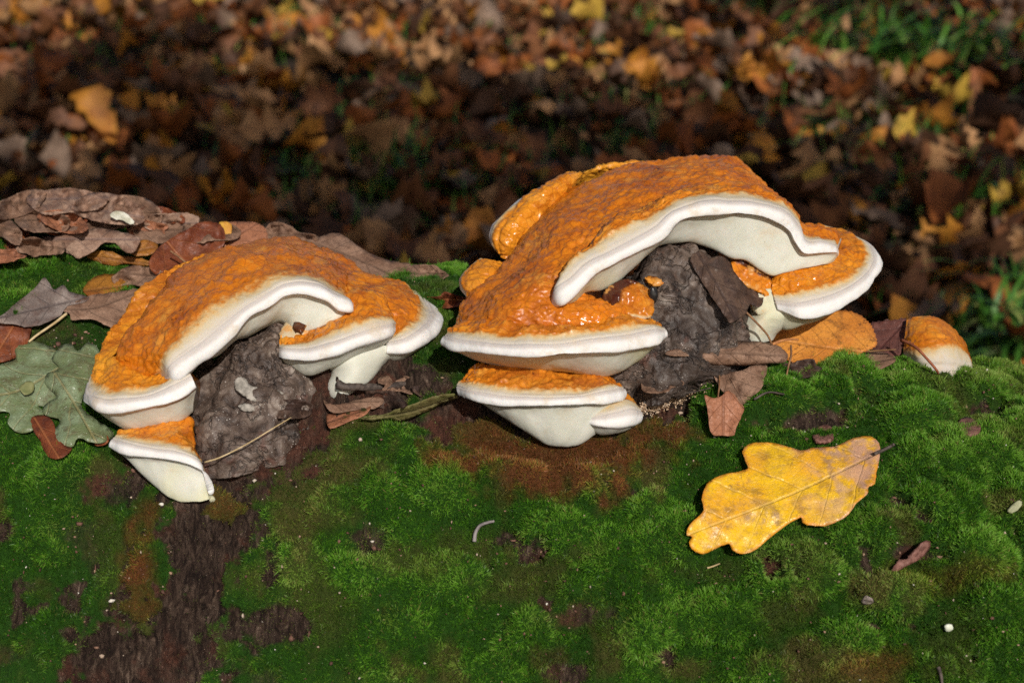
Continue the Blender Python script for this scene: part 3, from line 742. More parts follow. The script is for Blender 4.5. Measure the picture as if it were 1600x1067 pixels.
# ------------------------------------------------------------------ leaves lying about the fungi
def leaf_material(name, base, alt, spot, vein, vs=.7, rough=.5, freq=2.8, slope=1.15, spots=.5, edge=None, blot=26, back=None, wet=.35):
    n = N(name); p = n.pos()
    uv = n.attr('lv', True); s = n.n('ShaderNodeSeparateXYZ', ins={0: uv}); u, v, ed = s.outputs
    av = n.math('ABSOLUTE', v)
    a = n.noise(p, blot * 2.2, 4, .6); b = n.noise(p, 260, 5, .7)
    col = n.mix(n.ss(a, .42, .60), base, alt)
    col = n.mix(n.math('MULTIPLY', n.ss(b, .45, .7), .35), col, spot)
    sp = n.math('MULTIPLY', n.ss(n.noise(p, 330, 3, .6), .585, .64), n.ss(n.noise(p, 40, 3), .42, .58))
    col = n.mix(n.math('MULTIPLY', sp, spots), col, spot)
    col = n.mix(n.ss(n.noise(p, 95, 5, .7), .50, .66, 0, .55), col, spot)
    col = n.mix(n.ss(n.noise(p, 36, 4, .6), .52, .70, 0, .45), col, alt)
    if edge: col = n.mix(n.ss(ed, .06, .0, 0, .8), col, edge)
    w = n.math('MULTIPLY', n.math('SUBTRACT', n.noise(p, 50, 2), .5), .35)
    t = n.math('FRACT', n.math('ADD', n.math('MULTIPLY', n.math('SUBTRACT', u, n.math('MULTIPLY', av, slope)), freq), w))
    tv = n.math('ABSOLUTE', n.math('SUBTRACT', t, .5))
    lat = n.math('MULTIPLY', n.ss(tv, .05, .005), n.ss(av, 1.4, .2, .3, 1))
    midv = n.ss(av, .028, .008)
    net = n.ss(n.voro(p, 480, 'DISTANCE_TO_EDGE'), .10, .02)
    vn = n.math('MAXIMUM', midv, n.math('MULTIPLY', lat, .7))
    col = n.mix(n.math('MULTIPLY', vn, vs), col, vein)
    col = n.mix(n.math('MULTIPLY', net, .13), col, vein)
    h = n.math('ADD', n.math('MULTIPLY', vn, -1.0), n.math('MULTIPLY', net, -.25))
    h = n.math('ADD', h, n.math('MULTIPLY', n.noise(p, 170, 4), 1.4))
    if back:
        g = n.n('ShaderNodeNewGeometry'); col = n.mix(g.outputs['Backfacing'], col, back)
    return n.out(Base_Color=col, Roughness=n.ss(b, .3, .7, rough - .12, rough + .15), Normal=n.bump(h, .0006, .8), Specular_IOR_Level=wet,
                 Subsurface_Weight=0.0)

def leaf(label, outline, mid, anchors, mat, step=7, curl=0, wav=2.5, fold=0, thick=.9, stem=None, stem_r=1.6, name='leaf', cat='leaf', smooth=True,
         close=6, func=None, group=None, teeth=0, stem_mat=None, seed=0):
    """outline in photo pixels; anchors (px, py, q) or (px, py, None, lift above the log); curl lifts the rim, fold lifts both halves"""
    ol_ = np.array(outline, float)
    per = np.linalg.norm(np.roll(ol_, -1, 0) - ol_, axis=1).sum()
    nb = int(per / step * 1.5)
    if smooth:
        bd = cr(ol_, nb, closed=True)
    else:
        cum = np.concatenate([[0], np.cumsum(np.linalg.norm(np.roll(ol_, -1, 0) - ol_, axis=1))])
        tt = np.arange(nb) * per / nb; e_ = np.concatenate([ol_, ol_[:1]])
        bd = np.stack([np.interp(tt, cum, e_[:, 0]), np.interp(tt, cum, e_[:, 1])], 1)
    r_ = np.random.default_rng(int(abs(ol_.sum())) % 9999 + seed)
    if teeth:
        c0 = bd.mean(0); dd = bd - c0; dd /= np.linalg.norm(dd, axis=1)[:, None]
        bd = bd + dd * (np.where(np.arange(nb) % 2 == 0, teeth, 0) * (.6 + .8 * r_.random(nb)))[:, None]
    else:
        bd = bd + r_.normal(0, .35, bd.shape)
    x0, y0 = bd.min(0); x1, y1 = bd.max(0)
    gx, gy = np.meshgrid(np.arange(x0, x1, step), np.arange(y0, y1, step)); g = np.stack([gx.ravel(), gy.ravel()], 1)
    g = g + r_.uniform(-step * .2, step * .2, g.shape)
    # keep the points well inside
    A_, B_ = bd, np.roll(bd, -1, 0)
    ins = np.zeros(len(g), bool); dist = np.full(len(g), 1e9)
    for a, b in zip(A_, B_):
        cnd = ((a[1] > g[:, 1]) != (b[1] > g[:, 1]))
        xx = (b[0] - a[0]) * (g[:, 1] - a[1]) / ((b[1] - a[1]) + 1e-9) + a[0]
        ins ^= cnd & (g[:, 0] < xx)
        dist = np.minimum(dist, np.linalg.norm(g - a, axis=1))
    k_ = ins & (dist > step * .5); g = g[k_]; dg = dist[k_]
    pts = np.concatenate([bd, g]); edge = np.concatenate([np.zeros(len(bd)), dg])
    vo, _, fo, ov, _, _ = delaunay_2d_cdt([Vector(p_) for p_ in pts], [], [list(range(len(bd)))], 1, 1e-4)
    pp = np.array([[v[0], v[1]] for v in vo]); edge = np.array([edge[o[0]] if o else 0 for o in ov])
    an = [(a[0], a[1], a[2] if len(a) == 3 else sq(a[0], a[1]) + a[3]) for a in anchors]
    an = np.array(an, float)
    m0, m1 = np.array(mid[0], float), np.array(mid[-1], float)
    L = np.linalg.norm(m1 - m0); ax = (m1 - m0) / L; pe = np.array([-ax[1], ax[0]])
    cen = an[:, :2].mean(0); M = np.concatenate([(an[:, :2] - cen) / 100, np.ones((len(an), 1))], 1)
    if len(an) >= 6:
        e2 = (an[:, :2] - cen) / 100; M = np.concatenate([M, e2 ** 2, e2[:, :1] * e2[:, 1:]], 1)
    sol = np.linalg.lstsq(M, an[:, 2], rcond=None)[0]
    def plane(p_):
        e_ = (p_ - cen) / 100; R_ = sol[0] * e_[:, 0] + sol[1] * e_[:, 1] + sol[2]
        if len(sol) == 6: R_ = R_ + sol[3] * e_[:, 0] ** 2 + sol[4] * e_[:, 1] ** 2 + sol[5] * e_[:, 0] * e_[:, 1]
        return R_
    # signed distance from the (maybe bent) midrib
    if len(mid) > 2:
        mm = cr(np.array(mid, float), 40); dd = np.linalg.norm(pp[:, None] - mm[None], axis=2); i_ = dd.argmin(1)
        u = i_ / 39. * L; tg = np.gradient(mm, axis=0); tg /= np.linalg.norm(tg, axis=1)[:, None]
        rel = pp - mm[i_]; u = u + (rel * tg[i_]).sum(1); v = rel[:, 0] * -tg[i_][:, 1] + rel[:, 1] * tg[i_][:, 0]
    else:
        u = (pp - m0) @ ax; v = (pp - m0) @ pe
    W_ = np.abs(v).max()
    q = plane(pp) + fold * np.abs(v) / W_ + curl * (np.exp(-edge / (W_ * .22)) - .3)
    P3 = np.stack([pp[:, 0], pp[:, 1], np.full(len(pp), 7. + seed)], 1)
    q = q + wav * (noise3(P3, 1 / 38., 3) * 2 + noise3(P3, 1 / 15., 4) + .7 * noise3(P3, 1 / 8., 6))
    if func: q = q + func(pp, u, v)
    W = P(pp[:, 0], pp[:, 1], q)
    me_f = [list(f) for f in fo]
    # two skins and a rim
    tri_n = np.zeros_like(W)
    for f in me_f:
        a, b, c = W[f[0]], W[f[1]], W[f[2]]; nrm = np.cross(b - a, c - a)
        for i in f: tri_n[i] += nrm
    tri_n /= np.linalg.norm(tri_n, axis=1)[:, None] + 1e-15
    if (tri_n @ FWD).mean() > 0: me_f = [f[::-1] for f in me_f]; tri_n = -tri_n
    nv_ = len(W); bidx = {}
    V = np.concatenate([W, W - tri_n * thick * MM * 1.0])
    from collections import Counter
    ec = Counter()
    for f in me_f:
        for a, b in zip(f, f[1:] + f[:1]): ec[(a, b)] += 1
    rim = [(a, b) for (a, b) in ec if (b, a) not in ec]
    F = me_f + [[i + nv_ for i in f[::-1]] for f in me_f] + [[b, a, a + nv_, b + nv_] for a, b in rim]
    lv = np.stack([u / 100, v / 100, edge / W_], 1); lv = np.concatenate([lv, lv])
    o = mesh_np(name, V, F, mat, {'lv': lv})
    tag(o, label, cat, group)
    if stem:
        sp = np.array([(s[0], s[1], (s[2] if len(s) == 3 else sq(s[0], s[1]) + s[3])) for s in stem])
        SV, SF = tube(P(sp[:, 0], sp[:, 1], sp[:, 2]), np.linspace(stem_r, stem_r * .8, len(sp)) * MM, 7, n=18)
        so_ = mesh_np('stem', SV, SF, stem_mat or STEM); put(o, so_)
    return o

def plain(name, c1, c2, rough=.7, sc=200, bump=.0004):
    n = N(name); p = n.pos(); a = n.noise(p, sc, 4, .65)
    return n.out(Base_Color=n.mix(n.ss(a, .35, .65), c1, c2), Roughness=rough, Normal=n.bump(a, bump, .8))
STEM = plain('leaf_stem', (.16, .07, .03), (.30, .16, .07)); PALESTEM = plain('straw', (.42, .30, .14), (.60, .46, .26)); TWIG = plain('twig_bark', (.030, .020, .016), (.10, .075, .06))

YEL = leaf_material('yellow_leaf', (.80, .47, .008), (.78, .38, .012), (.20, .10, .035), (.82, .55, .16), vs=.35, rough=.38, freq=1.7, slope=.9, spots=.6, edge=(.62, .22, .02), blot=14, wet=.5)
# lilac-brown bloom on the yellow leaf near its stem and along its veins
def add_bloom(mat):
    t = mat.node_tree; b = t.nodes['Principled BSDF']; src = b.inputs['Base Color'].links[0].from_socket
    n = N.__new__(N); n.m = mat; n.t = t; n.b = b
    p = n.pos(); uv = n.attr('lv', True); s = n.n('ShaderNodeSeparateXYZ', ins={0: uv})
    u, v = s.outputs[0], s.outputs[1]
    f = n.math('MULTIPLY', n.ss(n.math('ADD', u, n.math('MULTIPLY', n.noise(p, 42, 4), 1.5)), 2.4, 1.3), n.ss(n.noise(p, 75, 4, .6), .46, .60))
    c = n.mix(n.math('MULTIPLY', f, .75), src, (.46, .27, .22))
    g = n.math('MULTIPLY', n.ss(n.noise(p, 58, 5, .6), .56, .64), n.ss(n.noise(p, 210, 3), .42, .6))
    c = n.mix(n.math('MULTIPLY', g, .6), c, (.36, .22, .14))
    t.links.new(c, b.inputs['Base Color'])
add_bloom(YEL)
ORG = leaf_material('ochre_leaf', (.66, .27, .045), (.56, .20, .03), (.10, .035, .012), (.40, .17, .04), vs=.45, rough=.5, freq=3.2, spots=.8, edge=(.45, .15, .03))
PUR = leaf_material('purple_leaf', (.12, .045, .035), (.17, .07, .055), (.045, .018, .015), (.09, .03, .025), rough=.5, freq=4.5, spots=.3)
GRB = leaf_material('grey_brown_leaf', (.30, .18, .12), (.19, .105, .066), (.07, .03, .017), (.14, .08, .05), rough=.65, freq=3.5, spots=.6)
TAN = leaf_material('tan_leaf', (.38, .16, .085), (.30, .12, .06), (.12, .04, .02), (.22, .09, .05), rough=.55, freq=3.5)
GRY = leaf_material('grey_leaf', (.26, .21, .185), (.15, .115, .10), (.10, .045, .03), (.11, .085, .078), rough=.6, freq=3)
PNK = leaf_material('pinkish_leaf', (.40, .26, .185), (.24, .135, .09), (.10, .045, .03), (.2, .13, .11), rough=.6)
RED = leaf_material('red_brown_leaf', (.20, .052, .018), (.13, .030, .012), (.04, .012, .008), (.32, .11, .04), rough=.5, freq=3.2)
DRK = leaf_material('dark_brown_leaf', (.11, .065, .045), (.055, .03, .022), (.02, .012, .01), (.04, .022, .018), rough=.6)
GRN = leaf_material('grey_green_leaf', (.21, .27, .155), (.13, .17, .075), (.075, .045, .02), (.30, .24, .10), vs=.5, rough=.36, freq=1.8, spots=.5, blot=22, wet=.6)
OCH = leaf_material('amber_leaf', (.36, .15, .022), (.24, .08, .015), (.08, .03, .01), (.2, .08, .02), rough=.45)
OLV = leaf_material('olive_leaf', (.115, .125, .035), (.17, .15, .055), (.10, .05, .02), (.26, .22, .10), rough=.4)

leaf('big yellow oak leaf with brown blotches, lying flat on the moss at right',
 [(1161,703),(1173,693),(1198,691),(1223,695),(1252,703),(1272,699),(1305,697),(1326,687),(1351,681),(1367,685),(1375,697),(1374,716),(1369,740),(1367,755),(1357,761),(1355,771),(1338,786),(1322,806),(1297,819),(1272,821),(1254,816),(1251,808),(1227,821),(1198,844),(1181,858),(1161,865),(1146,860),(1138,849),(1120,856),(1099,865),(1083,859),(1077,848),(1081,838),(1073,835),(1078,819),(1099,798),(1097,777),(1107,753),(1128,742),(1157,736),(1169,730),(1163,716)],
 [(1374,706),(1240,770),(1082,832)], [(1375,700,None,26),(1180,705,None,26),(1100,800,None,22),(1090,860,None,14),(1230,815,None,14),(1350,765,None,16),(1240,760,None,18)],
 YEL, step=6, curl=5, fold=-3, wav=2.6, thick=.5, stem=[(1366,709,None,30),(1380,703,None,30),(1392,697,None,30),(1397,694,None,32)], stem_r=2.6, stem_mat=TWIG)
leaf('broad ochre leaf with toothed rim, propped upright behind the mossy crest',
 [(1205,524),(1235,506),(1268,494),(1290,486),(1320,486),(1342,492),(1356,503),(1362,512),(1369,530),(1368,540),(1355,547),(1344,552),(1338,570),(1330,582),(1250,586),(1243,570),(1225,556),(1212,545)],
 [(1344,550),(1270,540),(1205,530)], [(1205,545,20),(1300,490,-10),(1365,530,15),(1250,585,85),(1330,580,60)], ORG, step=7, curl=3, teeth=2.2, stem=[(1344,550,30),(1370,548,45),(1400,546,60)], stem_r=1.5)
leaf('dark purple-brown toothed leaf standing between the ochre leaf and the small fungus',
 [(1358,508),(1375,503),(1400,500),(1415,499),(1417,515),(1416,532),(1408,545),(1400,566),(1385,560),(1365,545),(1350,535)],
 [(1412,505),(1370,550)], [(1358,508,-40),(1416,500,-25),(1400,566,30),(1360,545,20)], PUR, curl=4, teeth=2.5, wav=3)
leaf('small grey-brown leaf scrap tucked under the ochre leaf stalk',
 [(1335,572),(1350,552),(1380,550),(1400,562),(1385,572),(1370,578),(1350,574)], [(1340,570),(1395,560)], [(1335,572,62),(1400,562,52),(1370,552,30),(1370,578,66)], GRB, wav=3)
SV, SF = tube(P([1408, 1430, 1448, 1463, 1466], [531, 542, 560, 578, 584], [50, 82, 98, 95, 85]), np.array([2.6, 2.3, 2.1, 2.0, 1.6]) * MM, 7, n=22)
tag(mesh_np('leaf_stalk', SV, SF, plain('stalk_red', (.20, .05, .02), (.34, .11, .045))), 'bare reddish leaf stalk leaning over the small fungus', 'stalk')
def roll(pp, u, v):
    return 26 * np.cos(np.clip(v / 14., -1.5, 1.5)) + 3 * np.sin(u / 9.)
leaf('grey-brown leaf rolled into a tube, lying at the foot of the blackened burl',
 [(1040,553),(1052,545),(1075,544),(1083,532),(1110,529),(1150,532),(1190,534),(1212,538),(1230,552),(1226,566),(1200,568),(1160,571),(1120,571),(1095,565),(1082,557),(1060,557)],
 [(1042,552),(1130,551),(1226,556)], [(1042,552,180),(1110,570,172),(1110,530,150),(1220,566,125),(1190,535,112)], GRB, func=roll, wav=2.5, step=5)
leaf('crumpled brown leaf hanging over the moss below the rolled leaf',
 [(1114,576),(1140,581),(1160,578),(1180,570),(1198,571),(1195,590),(1190,606),(1175,620),(1162,632),(1148,628),(1130,612),(1122,600)],
 [(1130,577),(1160,630)], [(1114,576,150),(1198,571,135),(1190,612,170),(1160,632,188),(1125,610,180)], GRB, curl=8, wav=9, stem=[(1124,580,152),(1124,600,182),(1122,620,195)], stem_r=1.3)
leaf('small tan leaf scrap standing in the moss below the crumpled brown leaf',
 [(1101,617),(1115,622),(1128,618),(1137,610),(1147,616),(1155,628),(1163,636),(1158,652),(1150,668),(1146,680),(1128,680),(1113,678),(1107,655),(1105,635)],
 [(1130,614),(1130,680)], [(1101,617,205),(1163,636,198),(1146,679,214),(1113,679,222)], TAN, curl=4, wav=3)
def rollv(pp, u, v): return -10 * (v / 30.) ** 2
leaf('torn dark leaf strip draped over the blackened burl, its edge crumbling',
 [(1082,398),(1095,392),(1108,402),(1125,400),(1140,408),(1148,425),(1160,440),(1172,452),(1190,455),(1192,472),(1184,480),(1172,476),(1165,492),(1150,500),(1140,504),(1125,482),(1108,458),(1092,432),(1080,412)],
 [(1092,398),(1120,445),(1150,500)], [(1085,395,150),(1140,408,140),(1190,455,135),(1140,504,190),(1100,450,190)], DRK, func=rollv, wav=8, curl=5, step=5, stem=[(1160,482,150),(1180,502,150),(1198,522,140),(1206,538,128)], stem_r=1.8)
# ---- left side
leaf('wet grey-green oak leaf lying nearest the left fungus',
 [(75,628),(88,618),(68,600),(72,585),(92,575),(80,560),(96,540),(112,538),(122,548),(135,536),(150,540),(158,560),(150,580),(138,600),(128,625),(130,640),(150,655),(170,668),(178,680),(160,692),(140,690),(122,684),(112,698),(95,695),(78,690),(72,675),(88,668),(92,655),(70,648),(66,638)],
 [(70,560),(110,620),(150,690)], [(70,640,None,14),(110,695,None,20),(170,680,None,18),(90,560,None,26),(150,545,None,30),(120,620,None,26)], GRN, curl=-5, wav=4, step=7, thick=1.2)
leaf('broad grey-green oak leaf at the left edge, half under another one',
 [(-30,590),(0,570),(25,560),(22,540),(45,532),(70,538),(85,545),(95,560),(100,585),(90,600),(88,612),(98,628),(80,636),(60,634),(68,645),(60,665),(42,676),(25,674),(12,660),(15,645),(-10,640),(-30,625)],
 [(100,570),(30,610),(-30,620)], [(0,580,None,12),(30,670,None,14),(90,620,None,14),(60,540,None,16),(-25,620,None,12)], GRN, curl=-4, wav=4, step=7, thick=1.2, seed=3)
leaf('dark red-brown curled leaf under the grey-green oak leaves',
 [(48,655),(62,648),(80,655),(90,680),(100,695),(112,700),(98,714),(80,716),(68,704),(64,690),(52,672)], [(55,655),(90,712)], [(48,655,None,8),(100,700,None,12),(75,712,None,10)], RED, wav=4)
leaf('small reddish curled leaf at the rim of the green leaf under the fungus',
 [(146,690),(152,680),(160,672),(168,680),(170,690),(160,696),(150,696)], [(146,690),(170,690)], [(146,690,None,14),(160,672,None,18),(170,690,None,18)], RED, step=4)
leaf('grey wrinkled leaf with a dark hole at the left edge',
 [(-20,502),(0,494),(20,478),(40,462),(55,450),(68,434),(76,440),(84,452),(100,446),(110,456),(134,462),(138,468),(124,474),(105,478),(95,492),(80,500),(60,508),(40,510),(20,506)],
 [(130,466),(-20,500)], [(-10,500,None,18),(70,440,None,26),(130,466,None,20),(60,508,None,14)], GRY, curl=5, wav=5)
leaf('long brown curled leaf beside the upper left flank of the fungus',
 [(93,482),(110,474),(140,462),(165,458),(190,455),(215,452),(212,470),(200,485),(188,500),(180,512),(165,508),(150,500),(130,498),(112,500),(108,490)],
 [(95,483),(150,480),(210,458)], [(95,483,None,16),(210,455,None,20),(180,512,None,14),(150,470,None,24)], GRB, curl=4, wav=4, stem=[(104,490,None,20),(85,505,None,16),(60,522,None,12),(45,534,None,10)], stem_r=2.3, stem_mat=PALESTEM)
leaf('amber leaf half lit on the moss above the long brown leaf',
 [(130,455),(138,440),(155,430),(175,428),(195,428),(207,440),(208,452),(190,458),(165,462),(145,466)], [(130,455),(208,445)], [(130,455,None,12),(200,430,None,16),(165,464,None,8)], OCH, curl=-3, wav=3)
leaf('rusty red leaf lying at the left edge below the grey one',
 [(-25,508),(5,504),(30,508),(48,510),(46,528),(38,545),(22,560),(0,566),(-25,568)], [(22,508),(-10,560)], [(-20,510,None,8),(46,512,None,10),(20,558,None,8)], RED, wav=3)
leaf('pinkish grey lobed leaf arched over the litter on the crest of the log',
 [(66,370),(84,368),(100,358),(118,354),(132,360),(150,356),(168,358),(190,362),(210,368),(220,372),(214,388),(204,396),(190,390),(180,380),(160,380),(148,392),(132,400),(122,404),(108,396),(92,392),(84,382),(70,378)],
 [(66,373),(218,374)], [(66,373,None,22),(140,356,-70),(220,374,-80),(125,402,-30),(205,396,-70)], PNK, curl=-5, wav=5, step=6)
leaf('orange-brown leaf under the pinkish lobed leaf',
 [(135,400),(150,392),(175,394),(190,400),(214,402),(235,410),(225,416),(195,412),(175,415),(150,408)], [(135,400),(230,412)], [(135,402,None,10),(230,412,-95),(180,395,-100)], OCH, wav=3)
leaf('amber leaf fold tucked beneath the right lobe of the pinkish leaf',
 [(205,395),(212,380),(225,375),(244,380),(246,390),(235,398),(215,400)], [(205,395),(246,385)], [(205,395,-85),(244,380,-100),(235,398,-90)], OCH, wav=2, step=5)
leaf('dark red leaf curled into a cup behind the left fungus',
 [(233,415),(238,398),(250,385),(262,376),(278,366),(296,356),(312,348),(330,346),(346,352),(352,370),(345,390),(320,405),(300,412),(285,425),(270,428),(250,426),(242,428)],
 [(265,382),(285,405),(300,420)], [(235,415,-60),(300,350,-120),(350,370,-130),(270,428,-60)], RED, curl=14, wav=7, step=6, stem=[(266,392,-40),(280,402,-45),(292,412,-50)], stem_r=1.8)
leaf('rusty orange leaf standing behind the dome of the left fungus',
 [(340,352),(352,348),(375,346),(400,348),(414,356),(418,372),(405,384),(380,388),(350,386),(338,372)], [(350,380),(400,350)], [(340,352,-150),(414,356,-150),(380,388,-120)], TAN, wav=4)
leaf('thin yellow leaf sliver beside the rusty orange leaf',
 [(342,350),(350,346),(362,352),(360,372),(352,380),(346,368)], [(346,348),(354,380)], [(342,350,-130),(362,352,-132),(352,380,-120)], plain('yellow_sliver', (.6, .33, .04), (.5, .22, .03)), step=4)
leaf('mottled brown leaf rolled along the crest beside the pale litter',
 [(205,352),(225,347),(255,345),(285,350),(300,358),(280,368),(262,378),(240,380),(215,372)], [(205,360),(300,358)], [(205,360,-150),(300,358,-150),(240,380,-110)], GRB, curl=5, wav=6)
leaf('big brown leaf with a dark stain and upturned rim behind the left fungus',
 [(478,378),(500,370),(525,364),(540,370),(556,382),(575,394),(600,404),(625,410),(640,412),(645,428),(650,442),(655,452),(640,456),(610,448),(580,440),(550,430),(520,410),(495,396)],
 [(485,378),(560,405),(650,448)], [(480,380,-120),(530,366,-150),(640,412,-130),(650,452,-60),(560,425,-70)], GRB, curl=6, wav=5)
leaf('orange-brown dead leaf with a hole between the two large fungi',
 [(605,565),(615,556),(632,552),(648,550),(655,545),(662,556),(672,566),(668,578),(655,586),(638,586),(620,582),(610,575)], [(612,560),(662,582)], [(605,565,90),(660,548,85),(668,580,110),(635,586,118)], GRB, curl=5, wav=4, step=5)
leaf('red-brown leaf scrap beside the holed leaf between the fungi',
 [(650,558),(665,556),(685,560),(700,566),(712,576),(705,585),(690,588),(678,592),(665,580)], [(652,560),(710,580)], [(650,558,95),(700,566,90),(690,590,118),(665,580,115)], TAN, curl=4, wav=4, step=5)
leaf('dark crinkled leaf wedged behind the gap between the fungi',
 [(648,545),(665,530),(690,520),(715,530),(722,550),(715,570),(690,566),(665,556)], [(650,545),(720,550)], [(648,545,60),(690,520,40),(720,560,70)], DRK, wav=5)
leaf('long olive-green leaf folded lengthwise under the lowest shelf of the right fungus',
 [(560,654),(580,650),(600,648),(620,640),(645,632),(665,624),(685,618),(712,616),(712,624),(690,630),(670,642),(650,650),(628,658),(605,657),(580,658)],
 [(560,656),(640,644),(712,620)], [(560,656,None,14),(640,640,None,22),(712,618,None,30),(628,656,None,16)], OLV, fold=7, wav=2, step=5)
leaf('brick red leaf lying against the foot of the left fungus',
 [(510,650),(518,642),(535,640),(555,636),(578,634),(575,644),(562,652),(545,658),(528,666),(514,668)], [(510,660),(578,636)], [(510,655,None,10),(578,636,None,14),(528,664,None,10)], TAN, wav=2, step=5)
leaf('grey-brown leaf bits at the base of the left fungus stalk',
 [(505,625),(520,632),(545,628),(570,622),(592,620),(600,628),(585,638),(560,640),(530,645),(515,642)], [(505,628),(598,626)], [(505,628,None,8),(598,626,None,10),(530,644,None,8)], GRB, wav=3, step=5)
# ---- pile on the crest at the far left
PILE = [([(0,318),(20,305),(45,300),(70,296),(66,315),(50,330),(20,340),(0,338)], GRB, 'greyish leaf at the far left end of the crest litter'),
 ([(40,312),(70,298),(110,294),(150,300),(170,308),(150,326),(110,330),(70,332)], PNK, 'pale weathered leaf heaped on top of the crest litter'),
 ([(110,322),(140,306),(180,304),(210,316),(228,340),(215,350),(180,348),(150,344),(125,340)], PNK, 'pale dusty leaf behind the white lichen flake'),
 ([(20,345),(50,330),(80,332),(110,340),(100,360),(70,366),(40,362)], GRB, 'brown crinkled leaf in front of the crest litter'),
 ([(60,336),(90,325),(120,334),(140,352),(120,362),(90,358)], TAN, 'reddish tan leaf in the middle of the crest litter'),
 ([(-20,350),(0,335),(22,345),(36,365),(25,380),(0,372),(-20,368)], GRB, 'brown leaf at the left edge below the greyish one')]
for k_, (ol__, mt_, lb_) in enumerate(PILE):
    cx_ = sum(a[0] for a in ol__) / len(ol__); cy_ = sum(a[1] for a in ol__) / len(ol__)
    q0 = -175 + (cy_ - 310) * 1.5
    leaf(lb_, [(a + 3 * math.sin(a * 1.7 + b), b + 3 * math.cos(b * 2.1 + a)) for a, b in ol__], [ol__[0], ol__[len(ol__) // 2]], [(cx_ - 40, cy_, q0), (cx_ + 40, cy_, q0 - 5), (cx_, cy_ + 15, q0 + 25), (cx_, cy_ - 15, q0 - 25)], mt_, curl=22, wav=24, step=4.5)
# crumpled scraps filling the litter heap along the crest
HEAP = [(20,372,-120,RED,34,'small dark red scrap at the left end of the litter heap'),(58,388,-60,GRB,30,'brown scrap lying on the moss below the pinkish lobed leaf'),(150,340,-150,GRB,42,'crinkled brown leaf between the pale dusty leaf and the pinkish lobed leaf'),
 (228,362,-140,TAN,30,'tan scrap at the tip of the pinkish lobed leaf'),(265,350,-165,PNK,40,'pale crinkled leaf above the dark red cupped leaf'),(318,362,-150,GRB,36,'brown crinkled scrap right of the dark red cupped leaf'),
 (435,370,-150,GRB,40,'brown leaf edge peeping over the left dome'),(10,400,-30,TAN,24,'tan scrap on the moss at the left edge'),(190,335,-175,GRB,48,'weathered brown leaf at the back of the litter heap'),
 (240,338,-185,RED,34,'rusty scrap at the back of the litter heap'),(100,350,-130,RED,30,'dark rusty scrap in the middle of the heap'),(660,430,-90,GRB,34,'brown scrap on the moss right of the left fungus'),(700,470,-40,RED,26,'rusty scrap in the gap between the two large fungi'),
 (690,610,150,DRK,30,'dark scrap under the left edge of the right fungus'),(625,600,120,GRB,28,'brown scrap behind the snapped twig'),(600,625,150,DRK,30,'dark scrap in front of the snapped twig'),(460,640,205,DRK,26,'dark flake on the burl edge beside the pale stalk'),
 (215,430,-40,GRB,32,'brown scrap behind the upper left flank'),(1255,575,70,DRK,26,'dark scrap under the ochre leaf'),(1030,600,190,GRB,24,'brown flake at the foot of the blackened burl')]
for k_, (cx_, cy_, q_, mt_, r0_, lb_) in enumerate(HEAP):
    rr_ = np.random.default_rng(900 + k_); n_ = 11
    a_ = np.arange(n_) * 2 * math.pi / n_; rad_ = r0_ * (1 + .32 * rr_.uniform(-1, 1, n_))
    o__ = [(cx_ + math.cos(t) * r * 1.25, cy_ - math.sin(t) * r * .48) for t, r in zip(a_, rad_)]
    ss_ = hit(cx_, cy_)[0]
    if ss_ is not None: q_ = max(q_, float(toq(ss_)[2]) + 8)
    leaf(lb_, o__, [o__[0], o__[5]], [(cx_ - 30, cy_, q_), (cx_ + 30, cy_, q_), (cx_, cy_ - 12, q_ - 12), (cx_, cy_ + 12, q_ + 12)], mt_, curl=14, wav=18, step=4.5, seed=k_)
leaf('small white lichen flake among the litter on the crest', [(172,336),(180,330),(192,331),(201,337),(210,347),(203,350),(192,344),(180,342)], [(165,330),(210,345)],
     [(165,330,-115),(205,330,-125),(190,352,-100)], plain('white_flake', (.40, .38, .28), (.72, .70, .60), sc=120), name='lichen_flake', cat='lichen', curl=4, wav=2, step=4)

# ------------------------------------------------------------------ crusts, twigs and crumbs
CRUST = fungus_material('crust_flesh', gold=0, dark=1.2)
def scorch(mat):
    t = mat.node_tree; b = t.nodes['Principled BSDF']; src = b.inputs['Base Color'].links[0].from_socket
    n = N.__new__(N); n.m = mat; n.t = t; n.b = b; p = n.pos()
    bf = n.math('ADD', n.math('MULTIPLY', n.noise(p, 90, 5, .7), .8), n.attr('burn'))
    c = n.mix(n.ss(bf, .55, .85, 0, .95), src, (.040, .007, .006))
    c = n.mix(n.ss(n.noise(p, 130, 4, .6), .54, .66, 0, .8), c, (.62, .30, .08))
    t.links.new(c, b.inputs['Base Color'])
scorch(CRUST)
def crust(parent, outline, anchors, z, bulge, name='crust', label=None, wav=4.5, mat=None, burn=None):
    o = leaf(label, outline, [outline[0], outline[len(outline) // 2]], anchors, mat or CRUST, step=2.6, curl=-bulge, wav=wav, thick=9, name=name, cat=None)
    nv_ = len(o.data.vertices); a = o.data.attributes.new('zone', 'FLOAT', 'POINT')
    lv = np.zeros(nv_ * 3, np.float32); o.data.attributes['lv'].data.foreach_get('vector', lv); ed = lv.reshape(-1, 3)[:, 2]
    co = np.zeros(nv_ * 3, np.float32); o.data.vertices.foreach_get('co', co); cx, cy, _ = toq(co.reshape(-1, 3))
    a.data.foreach_set('value', (np.full(nv_, z) if np.isscalar(z) else z(cx, cy)).astype(np.float32))
    bu = o.data.attributes.new('burn', 'FLOAT', 'POINT'); bu.data.foreach_set('value', (burn(cx, cy) if burn else np.zeros(nv_)).astype(np.float32))
    if 'category' in o: del o['category']
    put(parent, o); return o
